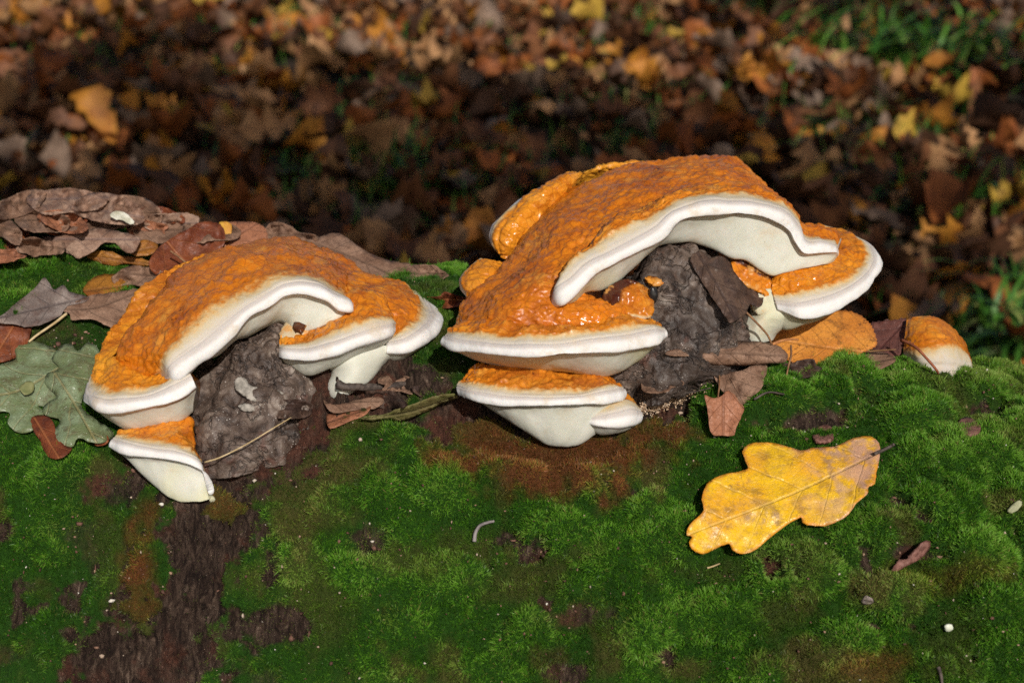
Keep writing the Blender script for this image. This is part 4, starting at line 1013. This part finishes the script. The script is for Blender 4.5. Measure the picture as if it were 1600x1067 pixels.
crust(F2, [(940,478),(944,456),(958,443),(975,436),(990,438),(1006,446),(1018,458),(1022,474),(1020,492),(1005,500),(985,502),(965,500),(950,494)],
      [(942,470,215),(1005,446,198),(1020,490,205),(970,500,235),(980,465,222)], lambda x, y: sstep(480, 496, y - (x - 980) * .1) * .5, 9, label='dark scorched orange crust stub', burn=lambda x, y: sstep(985, 950, x + (y - 465) * .4) * .7 + sstep(452, 438, y) * .5)
crust(F2, [(1008,434),(1018,431),(1032,436),(1036,444),(1026,448),(1014,443)], [(1008,434,186),(1036,444,186),(1014,446,190)], .02, 4)
crust(F2, [(1139,418),(1146,404),(1153,399),(1172,405),(1190,415),(1203,428),(1210,450),(1206,462),(1190,458),(1168,450),(1158,440),(1142,438)],
      [(1139,418,118),(1172,405,108),(1205,430,108),(1206,462,116),(1160,440,130)], .05, 6, label='orange crust patch on the burl', burn=lambda x, y: sstep(20, 2, (y - 399) - (x - 1150) * .5) * .7)
crust(F2, [(1163,448),(1190,456),(1209,458),(1216,480),(1205,492),(1185,492),(1172,478)], [(1163,448,112),(1209,458,112),(1205,492,122),(1172,478,124)], 2.0, 8, wav=1)
crust(F1, [(458,505),(466,492),(482,488),(500,491),(512,496),(500,503),(484,508),(470,516),(460,514)], [(458,505,162),(510,496,160),(470,516,176)], .0, 4, label='dark red crust', wav=2, burn=lambda x, y: 0 * x + .42)
crust(F1, [(440,512),(450,500),(465,508),(480,508),(505,503),(505,512),(480,520),(460,530),(445,532),(436,524)], [(440,512,150),(505,505,160),(460,530,172)], .45, 4, wav=1)
LICH = plain('pale_lichen', (.22, .20, .17), (.42, .38, .33), .8, 260, .001)
for o__, q__ in (([(366,596),(374,588),(384,592),(392,602),(404,606),(410,616),(402,626),(388,624),(378,616),(368,608)], 212), ([(418,624),(428,612),(440,610),(444,622),(436,636),(426,640),(418,634)], 208), ([(372,634),(384,630),(398,634),(396,642),(380,642)], 220)):
    cx_, cy_ = np.mean(o__, 0)
    lb_ = leaf(None, o__, [o__[0], o__[4]], [(cx_ - 25, cy_, q__ + 8), (cx_ + 25, cy_, q__ + 2), (cx_, cy_ + 15, q__ + 12), (cx_, cy_ - 15, q__)], LICH, step=3, wav=3, curl=-3, thick=8, name='lichen_patch', cat=None)
    put(log, lb_)
def knob(name, px, py, q, r, mat, label, cat, sc=(1, 1, 1), seed=0, parent=None):
    bm = bmesh.new(); bmesh.ops.create_icosphere(bm, subdivisions=3, radius=1)
    V = np.array([v.co[:] for v in bm.verts]); F = [[v.index for v in f.verts] for f in bm.faces]; bm.free()
    V = V * (1 + .22 * fbm(V, 1.2, 3, seed))[:, None] * np.array(sc) * r * MM + P(px, py, q)
    o = mesh_np(name, V, F, mat)
    if parent: put(parent, o)
    else: tag(o, label, cat)
    return o
def gloss_black():
    n = N('black_resin'); return n.out(Base_Color=(.012, .010, .010), Roughness=.32, Specular_IOR_Level=.6)
knob('resin_drop', 1020, 461, 200, 10, gloss_black(), 'shiny black resin drop stuck to the burl beside the orange stub', 'resin', (.75, .6, 1.25), 3)
SV, SF = tube(P([526, 548, 580, 615, 640, 664], [601, 604, 605, 603, 600, 596], [188, 186, 170, 152, 135, 120]), np.array([6.5, 5.5, 5, 5, 4.4, 3.2]) * MM, 9, n=40)
SV = SV + (fbm(SV, 300, 3, 2) * .0007)[:, None] * np.array([0, 0, 1])
tag(mesh_np('twig', SV, SF, TWIG), 'dark snapped twig leaning on the pale stalk of the left fungus', 'twig')
def wire(pts, r, mat, label, cat, name, n=30):
    a = np.array([(p_[0], p_[1], p_[2] if len(p_) == 3 else sq(p_[0], p_[1]) + p_[3]) for p_ in pts])
    SV, SF = tube(P(a[:, 0], a[:, 1], a[:, 2]), np.linspace(r, r * .6, len(a)) * MM, 6, n=n)
    return tag(mesh_np(name, SV, SF, mat), label, cat)
wire([(320,722,280),(345,714,284),(385,694,274),(425,670,262),(455,652,246)], 1.2, PALESTEM, 'dry grass stalk lying across the grey burl', 'grass stalk', 'grass_stalk')
wire([(741,846,None,8),(743,832,None,11),(750,821,None,13),(762,816,None,13),(772,814,None,9)], 3.0, plain('grey_twig', (.12, .10, .10), (.26, .23, .22)), 'short curved grey twig hooked in the moss at the centre', 'twig', 'twig')
wire([(1060,616,165),(1085,612,170),(1110,606,178)], 1.5, TWIG, 'thin dark twig at the foot of the blackened burl', 'twig', 'twig')
wire([(1178,624,None,8),(1200,613,None,8),(1226,616,None,8)], 2.0, TWIG, 'thin black twig running from the crumpled brown leaf into the moss', 'twig', 'twig')
wire([(1236,540,95),(1236,556,112),(1232,572,125),(1228,592,135)], 2.0, STEM, 'upright brown stalk in front of the ochre leaf', 'stalk', 'leaf_stalk')
wire([(1207,538,120),(1222,532,112),(1236,530,105),(1247,531,98)], 2.6, plain('orange_stalk', (.34, .13, .04), (.48, .2, .06)), 'curved orange stalk end lying on the ochre leaf', 'stalk', 'leaf_stalk')
wire([(1105,887,None,5),(1115,884,None,6),(1125,880,None,5)], 1.3, PALESTEM, 'pale straw splinter below the yellow oak leaf', 'straw', 'straw')
wire([(1466,1042,None,2),(1470,1054,None,5),(1472,1068,None,4)], 3.0, TWIG, 'black stick end poking up at the bottom edge', 'twig', 'twig')
h_, n_ = hit(1482, 980)
hx, hy, hq = toq(h_)
knob('seed', 1482, 980, hq + 9, 6.2, plain('pale_seed', (.60, .64, .50), (.72, .74, .62), .35), 'pale round seed lying on the moss at the lower right', 'seed', (1, .5, .85), 4)
leaf('pale brown leaf chip resting on the moss below a tan bare spot', [(1346,938),(1352,931),(1362,934),(1365,941),(1355,944),(1347,943)], [(1346,938),(1365,941)], [(1346,938,None,8),(1360,932,None,12),(1355,944,None,7)], GRY, step=3, name='leaf_chip', cat='leaf chip')
leaf('greenish dry leaf tip sticking up at the right edge of the moss', [(1574,798),(1580,790),(1590,782),(1597,784),(1593,794),(1582,801)], [(1574,798),(1596,784)], [(1574,798,None,6),(1596,784,None,14),(1586,800,None,9)], plain('dry_tip', (.26, .27, .14), (.4, .4, .25)), step=3, name='leaf_chip', cat='leaf chip')
leaf('tiny yellow-green leaf disc on top of the grey-green oak leaf', [(30,606),(38,598),(48,595),(54,603),(50,613),(38,616)], [(30,606),(54,604)], [(30,606,None,34),(50,597,None,36),(45,615,None,34)], plain('small_disc', (.13, .15, .05), (.2, .2, .08)), step=4, name='leaf_chip', cat='leaf chip')
# bark chips lying proud in the moss
BCH = plain('bark_chip', (.10, .035, .024), (.24, .11, .085), .65, 330, .0012)
for (o_, lb_) in (([(1395,888),(1405,876),(1420,872),(1432,858),(1444,845),(1454,846),(1452,858),(1444,868),(1430,878),(1415,884),(1402,892)], 'reddish bark chip on the moss right of the yellow leaf'),
                  ([(1270,680),(1276,668),(1288,662),(1300,668),(1302,682),(1290,688),(1276,687)], 'reddish bark chip just above the yellow leaf'),
                  ([(1495,662),(1506,652),(1520,654),(1532,664),(1528,676),(1510,678),(1498,672)], 'dark bark chip in the hollow of the moss near the right edge')):
    leaf(lb_, o_, [o_[0], o_[len(o_) // 2]], [(o_[0][0], o_[0][1], None, 10), (o_[4][0], o_[4][1], None, 12), (o_[-2][0], o_[-2][1], None, 11), (o_[2][0], o_[2][1], None, 12)], BCH, step=4, wav=4, thick=5, name='bark_chip', cat='bark chip')
# loose crumbs strewn over the log: too many to count
cv, cf, cc_ = [], [], 0
ico = bmesh.new(); bmesh.ops.create_icosphere(ico, subdivisions=1, radius=1); IV = np.array([v.co[:] for v in ico.verts]); IFc = np.array([[v.index for v in f.verts] for f in ico.faces]); ico.free()
NCR = 3600
ki = rng.integers(0, m, NCR * 3); w_ = (bm_[ki] > .3) | (rng.random(len(ki)) < .22); ki = ki[w_][:NCR]
NCR = len(ki)
sz = (0.00022 + (.0006 + .0007 * (bm_[ki] > .4)) * rng.random(NCR) ** 3)[:, None, None]
sh = rng.uniform(.4, 1.4, (NCR, 1, 3))
CVv = (IV[None] * sz * sh * (1 + .3 * rng.normal(0, 1, (NCR, len(IV), 1)))) + (mp[ki] + nn[ki] * .0009)[:, None]
CF = (IFc[None] + (np.arange(NCR) * len(IV))[:, None, None]).reshape(-1, 3)
nc = N('crumbs'); rr = nc.attr('rnd')
crm = nc.out(Base_Color=nc.ramp(rr, [(0, (.06, .025, .015)), (.4, (.16, .075, .05)), (.7, (.33, .2, .13)), (.9, (.5, .42, .33)), (1, (.7, .66, .58))]))
tag(mesh_np('debris', CVv.reshape(-1, 3), CF, crm, {'rnd': np.repeat(rng.random(NCR) ** 1.3, len(IV))}, smooth=False), 'crumbs of bark and grit scattered over the log', kind='stuff')
# sandy rot dust at the foot of the right burl
ND = 2600
dx_ = rng.normal(0, 1, (ND, 2)); pxd = 1040 + dx_[:, 0] * 26; pyd = 625 + dx_[:, 1] * 7 - (pxd - 1040) * .35
hp = [hit(a, b) for a, b in zip(pxd, pyd)]
hp = np.array([np.concatenate(h) for h in hp if h[0] is not None]); ND = len(hp)
DVv = IV[None] * rng.uniform(.00025, .0006, (ND, 1, 1)) + (hp[:, :3] + hp[:, 3:] * rng.uniform(.001, .004, (ND, 1)))[:, None]
DF = (IFc[None] + (np.arange(ND) * len(IV))[:, None, None]).reshape(-1, 3)
nd_ = N('rot_dust'); rdm = nd_.out(Base_Color=nd_.ramp(nd_.attr('rnd'), [(0, (.18, .10, .05)), (.5, (.42, .28, .17)), (1, (.66, .52, .38))]))
tag(mesh_np('wood_dust', DVv.reshape(-1, 3), DF, rdm, {'rnd': np.repeat(rng.random(ND), len(IV))}, smooth=False), 'sandy wood dust at the foot of the blackened burl', kind='stuff')

# ------------------------------------------------------------------ the forest floor beyond
def gz(x, y):
    x = np.asarray(x, float); y = np.asarray(y, float)
    p = np.stack([x, y, np.zeros_like(x)], -1).reshape(-1, 3)
    r = (-.40 + .08 * np.maximum(y - .5, 0) + .10 * np.maximum(y - 4, 0) * .5).reshape(-1)
    fade = 1.0
    return (r + .030 * fbm(p, 1.7, 3, 3) + .016 * fbm(p, 7, 3, 4)).reshape(x.shape)
u_ = np.linspace(-1, 1, 241); gxs = 45 * np.sign(u_) * np.abs(u_) ** 3.0
v_ = np.linspace(0, 1, 301); gys = -14 + 14 * np.linspace(0, 1, 60) ** .6; gys = np.concatenate([gys[:-1], 0 + 75 * v_ ** 3.0])
GX, GY = np.meshgrid(gxs, gys, indexing='ij')
GZ = gz(GX, GY)
nyy = len(gys)
ii, jj = np.meshgrid(np.arange(len(gxs) - 1), np.arange(nyy - 1), indexing='ij')
GF = np.stack([ii * nyy + jj, (ii + 1) * nyy + jj, (ii + 1) * nyy + jj + 1, ii * nyy + jj + 1], -1).reshape(-1, 4)
nf_ = N('leaf_mould'); p_ = nf_.pos(); a_n = nf_.noise(p_, 9, 6, .65); b_n = nf_.noise(p_, 60, 5, .7)
colf = nf_.ramp(b_n, [(.3, (.010, .006, .004)), (.5, (.035, .018, .010)), (.65, (.075, .036, .017)), (.8, (.13, .065, .03))])
colf = nf_.mix(nf_.ss(a_n, .52, .62, 0, .6), colf, (.014, .026, .007))
fm_ = nf_.out(Base_Color=colf, Normal=nf_.bump(b_n, .01, .8), Roughness=.9)
tag(mesh_np('ground', np.stack([GX, GY, GZ], -1).reshape(-1, 3), GF, fm_), 'dark leaf mould of the forest floor behind the log', kind='structure')

def strip_leaf(kind, curl, cup, seed):
    """one dry leaf of unit length: outline by stations, three or five points across"""
    r_ = random.Random(seed)
    n_ = 9
    V, F, LVv = [], [], []
    for i in range(n_ + 1):
        t = i / n_
        if kind == 'oak': w_ = .36 * math.sin(math.pi * t ** .85) ** .7 * (.68 + .42 * math.cos(t * 21.0))
        elif kind == 'beech': w_ = .33 * math.sin(math.pi * t) ** .8
        elif kind == 'birch': w_ = .40 * math.sin(math.pi * t ** .62) ** .9 * (1 + .06 * (-1) ** i)
        else: w_ = .46 * math.sin(math.pi * t ** .75) ** .55 * (.55 + .55 * abs(math.cos(t * 7.5)))
        w_ = max(w_, .012)
        for j, s in enumerate((-1, -.5, 0, .5, 1)):
            x = s * w_ * (1 + .06 * r_.uniform(-1, 1)); y = t - .5
            z = cup * (s * w_) ** 2 * 2.2 + curl * (t - .5) ** 2 + .05 * math.sin(7 * t + seed + 3 * s) + .02 * r_.uniform(-1, 1)
            if abs(s) == 1: z += .05 * math.sin(t * 17 + s * seed)
            V.append((x, y, z)); LVv.append((t * 1.0, s * w_, (1 - abs(s)) * w_))
    for i in range(n_):
        for j in range(4):
            a = i * 5 + j; F.append((a, a + 1, a + 6, a + 5))
    return np.array(V), np.array(F), np.array(LVv)
SHAPES = [(k, *strip_leaf(k, c_, cu, s_)) for k, c_, cu, s_ in
          (('oak', .5, .6, 1), ('oak', -.6, -.5, 2), ('beech', .7, .9, 3), ('beech', -.5, -.9, 4), ('birch', .6, 1.4, 5), ('birch', -.7, 1.8, 6), ('maple', .9, 1.1, 7), ('maple', -.5, -1.6, 8))]
COLS = [('brown', (.26, .105, .042), (.16, .060, .026), (.06, .02, .01), 7), ('russet', (.42, .13, .030), (.30, .085, .022), (.08, .025, .01), 5),
        ('tan', (.56, .30, .13), (.42, .21, .09), (.11, .05, .025), 5), ('amber', (.66, .28, .035), (.52, .19, .025), (.15, .05, .015), 3),
        ('yellow', (.66, .42, .06), (.50, .30, .05), (.2, .1, .03), 1.0), ('grey-brown', (.30, .20, .14), (.19, .12, .08), (.06, .03, .02), 3), ('dark brown', (.085, .038, .018), (.12, .05, .024), (.03, .012, .007), 5)]
def litter_mat(cn, a, b, s):
    n = N('litter_' + cn.replace('-', '_').replace(' ', '_')); p = n.obj(); uv = n.attr('lv', True); q = n.n('ShaderNodeSeparateXYZ', ins={0: uv})
    rnd = n.n('ShaderNodeObjectInfo').outputs['Random']
    gp = n.pos(); x = n.noise(gp, 30, 4, .6)
    col = n.mix(n.ss(x, .4, .62), a, b); col = n.mix(n.ss(n.noise(gp, 120, 3), .58, .7, 0, .7), col, s)
    col = n.mix(n.ss(n.math('ABSOLUTE', q.outputs[1]), .02, .006, 0, .5), col, s)
    hs = n.n('ShaderNodeHueSaturation', ins={'Color': col, 'Value': n.math('ADD', .55, n.math('MULTIPLY', rnd, .5))})
    return n.out(Base_Color=hs.outputs[0], Roughness=.62, Normal=n.bump(x, .003, .6), Specular_IOR_Level=.3)
CM = [litter_mat(*c_[:4]) for c_ in COLS]
wts = np.array([c_[4] for c_ in COLS]); wts = wts / wts.sum()
def wedge(n_, y0, y1, grow=1.0):
    out = []
    while len(out) < n_:
        y = rng.uniform(y0, y1); x = rng.uniform(-2.2, 2.2)
        if abs(x) < .36 * 1.12 * (y + .95) + .12: out.append((x, y))
    return np.array(out)
def place_mats(xy, size, flat=.6):
    n_ = len(xy); z = gz(xy[:, 0], xy[:, 1]) + rng.random(n_) ** 1.5 * .045 + .008
    mats = []
    for k in range(n_):
        e = Vector((rng.normal(0, flat), rng.normal(0, flat), 0)); rz = rng.uniform(0, 6.283)
        mt = Matrix.Rotation(e.x - .10, 4, 'X') @ Matrix.Rotation(e.y, 4, 'Y') @ Matrix.Rotation(rz, 4, 'Z')
        mats.append(Matrix.Translation((xy[k, 0], xy[k, 1], z[k])) @ mt @ Matrix.Scale(size[k], 4))
    return mats
meshes = {}
def litter_mesh(si, ci):
    if (si, ci) not in meshes:
        k, V, F, lv = SHAPES[si]
        o = mesh_np('litter_leaf', V, F, CM[ci], {'lv': lv}); meshes[(si, ci)] = o.data
        bpy.data.objects.remove(o)
    return meshes[(si, ci)]
NEAR = 262
xy = wedge(NEAR, 0.95, 3.1); sz_ = rng.uniform(.06, .115, NEAR)
for k, mt in enumerate(place_mats(xy, sz_)):
    si = int(rng.integers(0, len(SHAPES))); ci = int(rng.choice(len(COLS), p=wts))
    o = bpy.data.objects.new('fallen_leaf', litter_mesh(si, ci)); COL.objects.link(o)
    mt = Matrix.Translation((0, 0, .022)) @ mt
    o.matrix_world = mt
    cn, kn = COLS[ci][0], SHAPES[si][0]
    px_, py_, _ = toq(np.array([[mt[0][3], mt[1][3], mt[2][3]]])); px_, py_ = float(px_[0]), float(py_[0])
    wh = ('at the far left', 'above the left fungus', 'above the gap between the fungi', 'above the right fungus', 'above the small fungus', 'at the far right')[int(min(5, max(0, px_ // 267)))]
    hh = 'near the top edge' if py_ < 90 else 'in the upper litter' if py_ < 180 else 'in the middle litter' if py_ < 290 else 'close behind the log'
    sz = 'large ' if sz_[k] > .13 else 'small ' if sz_[k] < .105 else ''
    lab = '%s%s %s leaf %s %s' % (sz, cn, kn, hh, wh)
    tag(o, lab, 'leaf', '%s %s leaves in the litter beyond the log' % (cn, kn))
# the rest of the litter, one carpet
NF = 4300
xy = np.concatenate([wedge(4300, .6, 4.0), wedge(1100, 4.0, 6.0)]); NF = len(xy)
sz_ = rng.uniform(.05, .10, NF); mts = np.array([np.array(m_) for m_ in place_mats(xy, sz_, .55)])
cidx = rng.choice(len(COLS), NF, p=wts); sidx = rng.integers(0, len(SHAPES), NF)
allV, allF, allL, allM, off = [], [], [], [], 0
for si, (k, V, F, lv) in enumerate(SHAPES):
    w_ = np.where(sidx == si)[0]
    if not len(w_): continue
    W = np.einsum('nij,vj->nvi', mts[w_][:, :3, :3], V) + mts[w_][:, None, :3, 3]
    allV.append(W.reshape(-1, 3)); allF.append((F[None] + (off + np.arange(len(w_)) * len(V))[:, None, None]).reshape(-1, 4))
    allL.append(np.tile(lv, (len(w_), 1))); allM.append(np.repeat(cidx[w_], len(F))); off += len(w_) * len(V)
car = mesh_np('leaf_litter', np.concatenate(allV), np.concatenate(allF), None, {'lv': np.concatenate(allL)})
for m_ in CM: car.data.materials.append(m_)
car.data.polygons.foreach_set('material_index', np.concatenate(allM).astype(np.int32))
tag(car, 'thick carpet of fallen autumn leaves on the forest floor', kind='stuff')

# ------------------------------------------------------------------ grass
def blades(roots, length, width, lean, seed=0, seg=5, droop=1.0):
    r_ = np.random.default_rng(seed); n_ = len(roots)
    az = r_.uniform(0, 2 * math.pi, n_); L = length * r_.uniform(.55, 1.15, n_); ln_ = lean * r_.uniform(.3, 1.3, n_)
    t = np.linspace(0, 1, seg + 1)
    h = L[:, None] * (t * np.cos(ln_[:, None] * t)); o_ = L[:, None] * (np.sin(ln_[:, None] * t) * t)
    h = h - droop * L[:, None] * .35 * t ** 3
    dirv = np.stack([np.cos(az), np.sin(az)], 1)
    C = np.stack([roots[:, 0:1] + o_ * dirv[:, :1], roots[:, 1:2] + o_ * dirv[:, 1:], roots[:, 2:3] + h], -1)
    sd = np.stack([-np.sin(az + .5), np.cos(az + .5), np.zeros(n_)], 1)[:, None]
    w_ = (width * (1 - t ** 2.2 * .93))[None, :, None] * r_.uniform(.7, 1.2, (n_, 1, 1))
    V = np.stack([C - sd * w_, C + sd * w_], 2).reshape(-1, 3)
    k = (seg + 1) * 2
    f = np.array([[2 * i, 2 * i + 1, 2 * i + 3, 2 * i + 2] for i in range(seg)])
    F = (f[None] + (np.arange(n_) * k)[:, None, None]).reshape(-1, 4)
    return V, F, np.repeat(r_.random(n_), k)
def grass_mat(name, stops):
    n = N(name); return n.out(Base_Color=n.ramp(n.attr('rnd'), stops), Roughness=.45, Specular_IOR_Level=.3)
GD = grass_mat('grass_dark', [(0, (.020, .070, .012)), (.5, (.045, .14, .02)), (.85, (.10, .20, .03)), (1, (.32, .28, .08))])
GB = grass_mat('grass_bright', [(0, (.022, .085, .010)), (.6, (.07, .20, .018)), (.9, (.13, .26, .04)), (1, (.30, .30, .09))])
DRY = grass_mat('grass_dry', [(0, (.28, .19, .07)), (1, (.50, .38, .18))])
def gpt(px, py):
    """ground point seen at a pixel"""
    d = FWD + RGT * (px - 800) * KPX + UPV * (533.5 - py) * KPX
    t = 1.2
    for _ in range(60):
        p = CAM + d * t; g = float(gz(p[0], p[1])); t += (p[2] - g) * 1.2
        if abs(p[2] - g) < 1e-4: break
    return CAM + d * t
def patchy(n_, spots):
    out = []
    for (px, py, sx, sy, k) in spots:
        c_ = gpt(px, py)
        xy_ = c_[:2] + np.random.default_rng(int(px + py)).normal(0, 1, (k, 2)) * np.array([sx, sy])
        out.append(np.stack([xy_[:, 0], xy_[:, 1], gz(xy_[:, 0], xy_[:, 1])], 1))
    return np.concatenate(out)
spread = wedge(3200, .9, 4.6)
R0 = np.concatenate([np.stack([spread[:, 0], spread[:, 1], gz(spread[:, 0], spread[:, 1])], 1),
    patchy(0, [(620,300,.16,.12,140),(800,250,.2,.15,120),(560,230,.14,.12,90),(1180,330,.12,.12,120),(350,60,.3,.2,160),(130,130,.2,.14,120),(1020,60,.3,.15,160),(520,330,.12,.1,90),(300,200,.2,.1,70),(1250,250,.2,.15,120),(900,150,.2,.1,80)])])
V, F, rn_ = blades(R0, .10, .0026, 1.0, 5)
tag(mesh_np('grass', V, F, GD, {'rnd': rn_}), 'thin dark grass growing through the leaf litter', kind='stuff')
TUFTS = [((1450, 110), .24, .0080, 1.25, GB, 'big bright green grass clump at the top right', 190, .17), ((1330, 40), .18, .0065, 1.3, GB, 'bright green clump at the top edge left of the big clump', 90, .10),
         ((1570, 570), .17, .0052, 1.25, GB, 'green grass tuft at the right edge just beyond the log', 130, .07), ((1555, 500), .15, .0042, 1.3, GB, 'green grass tuft behind the small fungus', 45, .06),
         ((1530, 330), .16, .0034, 1.1, GB, 'wispy grass tuft at the right edge, upper litter', 60, .10), ((1400, 230), .16, .0030, .9, GD, 'wispy grass tuft in front of the big bright clump', 50, .10), ((1200, 30), .18, .0034, .9, GD, 'dark grass tuft at the top edge left of the bright clumps', 60, .12), ((1020, 230), .12, .003, .9, GD, 'wispy dark grass just above the big fungus', 40, .07),
          ((1240, 210), .12, .0034, .9, GD, 'dark grass tuft behind the top of the right fungus', 30, .05), ((620, 290), .12, .0038, .9, GD, 'dark grass tuft in the shade behind the left fungus', 80, .06),
         ((330, 70), .13, .0040, 1.0, GD, 'dark grass tuft in the upper left litter', 40, .08), ((830, 30), .13, .0034, .7, GD, 'dark grass tuft at the top middle', 26, .06), ((1000, 60), .16, .0034, .7, GD, 'tall dark grass tuft at the top right of the middle', 26, .06)]
for k, ((px, py), L_, w_, ln_, mt_, lb_, n_, sp_) in enumerate(TUFTS):
    c_ = gpt(px, py); xy_ = np.random.default_rng(k).normal(0, sp_, (n_, 2)) * .6
    R_ = np.stack([c_[0] + xy_[:, 0], c_[1] + xy_[:, 1], gz(c_[0] + xy_[:, 0], c_[1] + xy_[:, 1])], 1)
    V, F, rn_ = blades(R_, L_, w_ * .8, ln_, 100 + k, 6)
    tag(mesh_np('grass_tuft', V, F, mt_, {'rnd': rn_}), lb_, 'grass')
def stalk(p0, p1, hgt, r, lab, name='dry_stalk', cat='stalk', mat=DRY):
    a = gpt(*p0); b = gpt(*p1); a[2] += .005; b[2] += hgt; mid_ = (a + b) / 2 + np.array([0, 0, .012])
    SV, SF = tube([a, mid_, b], [r, r, r * .6], 6, n=14)
    tag(mesh_np(name, SV, SF, mat, {'rnd': np.full(len(SV), .6)}), lab, cat)
stalk((1570, 190), (1500, 70), .02, .0032, 'pale dry stalk leaning at the top right')
stalk((1520, 130), (1430, 20), .03, .0022, 'thin dry stalk beside the bright grass clump')
stalk((1360, 480), (1300, 400), .03, .0026, 'dry straw beside the right ear of the big fungus')
stalk((125, 130), (65, 85), .02, .0035, 'pale twig lying in the upper left litter', 'fallen_twig', 'twig', PALESTEM)
stalk((180, 240), (130, 190), .03, .003, 'brown twig in the litter at the left', 'fallen_twig', 'twig', STEM)

# ------------------------------------------------------------------ unseen tree added to shade the litter (behind and above the camera)
LIT = [(630,60,190,34,1),(880,75,170,34,1),(1130,95,150,40,1),(1270,130,120,38,1),(1480,200,110,34,1),(1590,190,60,50,1),(70,30,80,30,.8),(370,60,34,30,.8),(440,70,60,20,.6),(1100,40,140,20,.8),
       (1450,60,150,60,.9),(230,20,60,14,.7),(1570,560,60,70,1),(1585,20,40,30,1),(150,235,60,14,.5),(60,270,50,16,.35),(1390,380,60,30,.35),(1540,390,70,40,.3),(650,150,34,16,.5),(20,100,40,30,.5),(1360,250,50,16,.6),(500,30,60,18,.7),(1450,440,60,24,.35)]  # openings left in the added crown so sun patches fall here
crown_pts = []
rg2 = np.random.default_rng(5)
while len(crown_pts) < 12500:
    n_ = 4000
    y = rg2.uniform(.62, 4.6, n_); x = rg2.uniform(-2.4, 2.4, n_)
    g = np.stack([x, y, gz(x, y)], 1); px, py, q_ = toq(g)
    lit = patch(px, py, [(a, b, c_ * 1.25, d * 1.9, e_ * 1.25) for a, b, c_, d, e_ in LIT], fbm(g, 14, 3, 9) * .5)
    lit = np.maximum(lit, sstep(.6, .85, fbm(g, 9, 3, 2)) * .3)
    k_ = rg2.random(n_) > lit * 2.2
    k_ &= g[:, 2] + (y - .05) * math.tan(SUN_EL) / math.cos(SUN_AZ) > .25
    k_ &= (np.abs(x) < .42 * (y + 1.0) + .35)
    crown_pts += list(g[k_])
cg = np.array(crown_pts[:12500])
tt_ = 4.3 + 1.7 * rg2.random(len(cg)) + .35 * fbm(cg, 1.5, 2, 4)
cp = cg + SUN_DIR[None] * tt_[:, None]
# leaves of the crown: folded quads
nC = len(cp)
ax_ = rg2.normal(0, 1, (nC, 3)); ax_ /= np.linalg.norm(ax_, axis=1)[:, None]
fc = SUN_DIR + rg2.normal(0, .55, (nC, 3)); sd_ = np.cross(fc, ax_); sd_ /= np.linalg.norm(sd_, axis=1)[:, None]; ax_ = np.cross(sd_, fc); ax_ /= np.linalg.norm(ax_, axis=1)[:, None]
Ls = rg2.uniform(.035, .058, nC)[:, None]; fn = np.cross(sd_, ax_)
CVt = np.stack([cp - ax_ * Ls, cp - ax_ * Ls * .2 + sd_ * Ls * .62 + fn * Ls * .2, cp + ax_ * Ls, cp - ax_ * Ls * .2 - sd_ * Ls * .62 + fn * Ls * .2], 1).reshape(-1, 3)
cF = np.arange(nC * 4).reshape(-1, 4); cF = np.concatenate([cF[:, [0, 1, 2]], cF[:, [0, 2, 3]]])
cen_ = cp.mean(0)
tb = np.array([cen_[0] + 1.9, cen_[1] - 1.2, float(gz(cen_[0] + 1.9, cen_[1] - 1.2)) - .1])
tree = tag(empty('added_shade_tree', tb), 'unseen oak added beyond the frame so its low crown shades the litter', 'tree')
top = cen_ + np.array([.5, -.4, 1.6])
SV, SF = tube([tb, tb + [0, .05, 1.2], (tb + top) / 2 + [.3, 0, .3], top], [.16, .13, .10, .03], 16, n=30)
put(tree, mesh_np('trunk', SV, SF, BARK, {'bare': np.ones(len(SV)), 'rust': np.zeros(len(SV)), 'olive': np.zeros(len(SV))}))
st_ = (tb + top) / 2 + [.3, 0, .1]
for k in range(16):
    e_ = cp[rg2.integers(0, nC)]; md = (st_ + e_) / 2 + np.array([0, 0, .25])
    SV, SF = tube([st_, md, e_], [.028, .014, .004], 7, n=14)
    put(tree, mesh_np('branch', SV, SF, TWIG))
cm_ = N('shade_tree_foliage').out(Base_Color=(.16, .10, .025), Roughness=.6)
put(tree, tag(mesh_np('crown', CVt, cF, cm_, smooth=False), kind='stuff'))
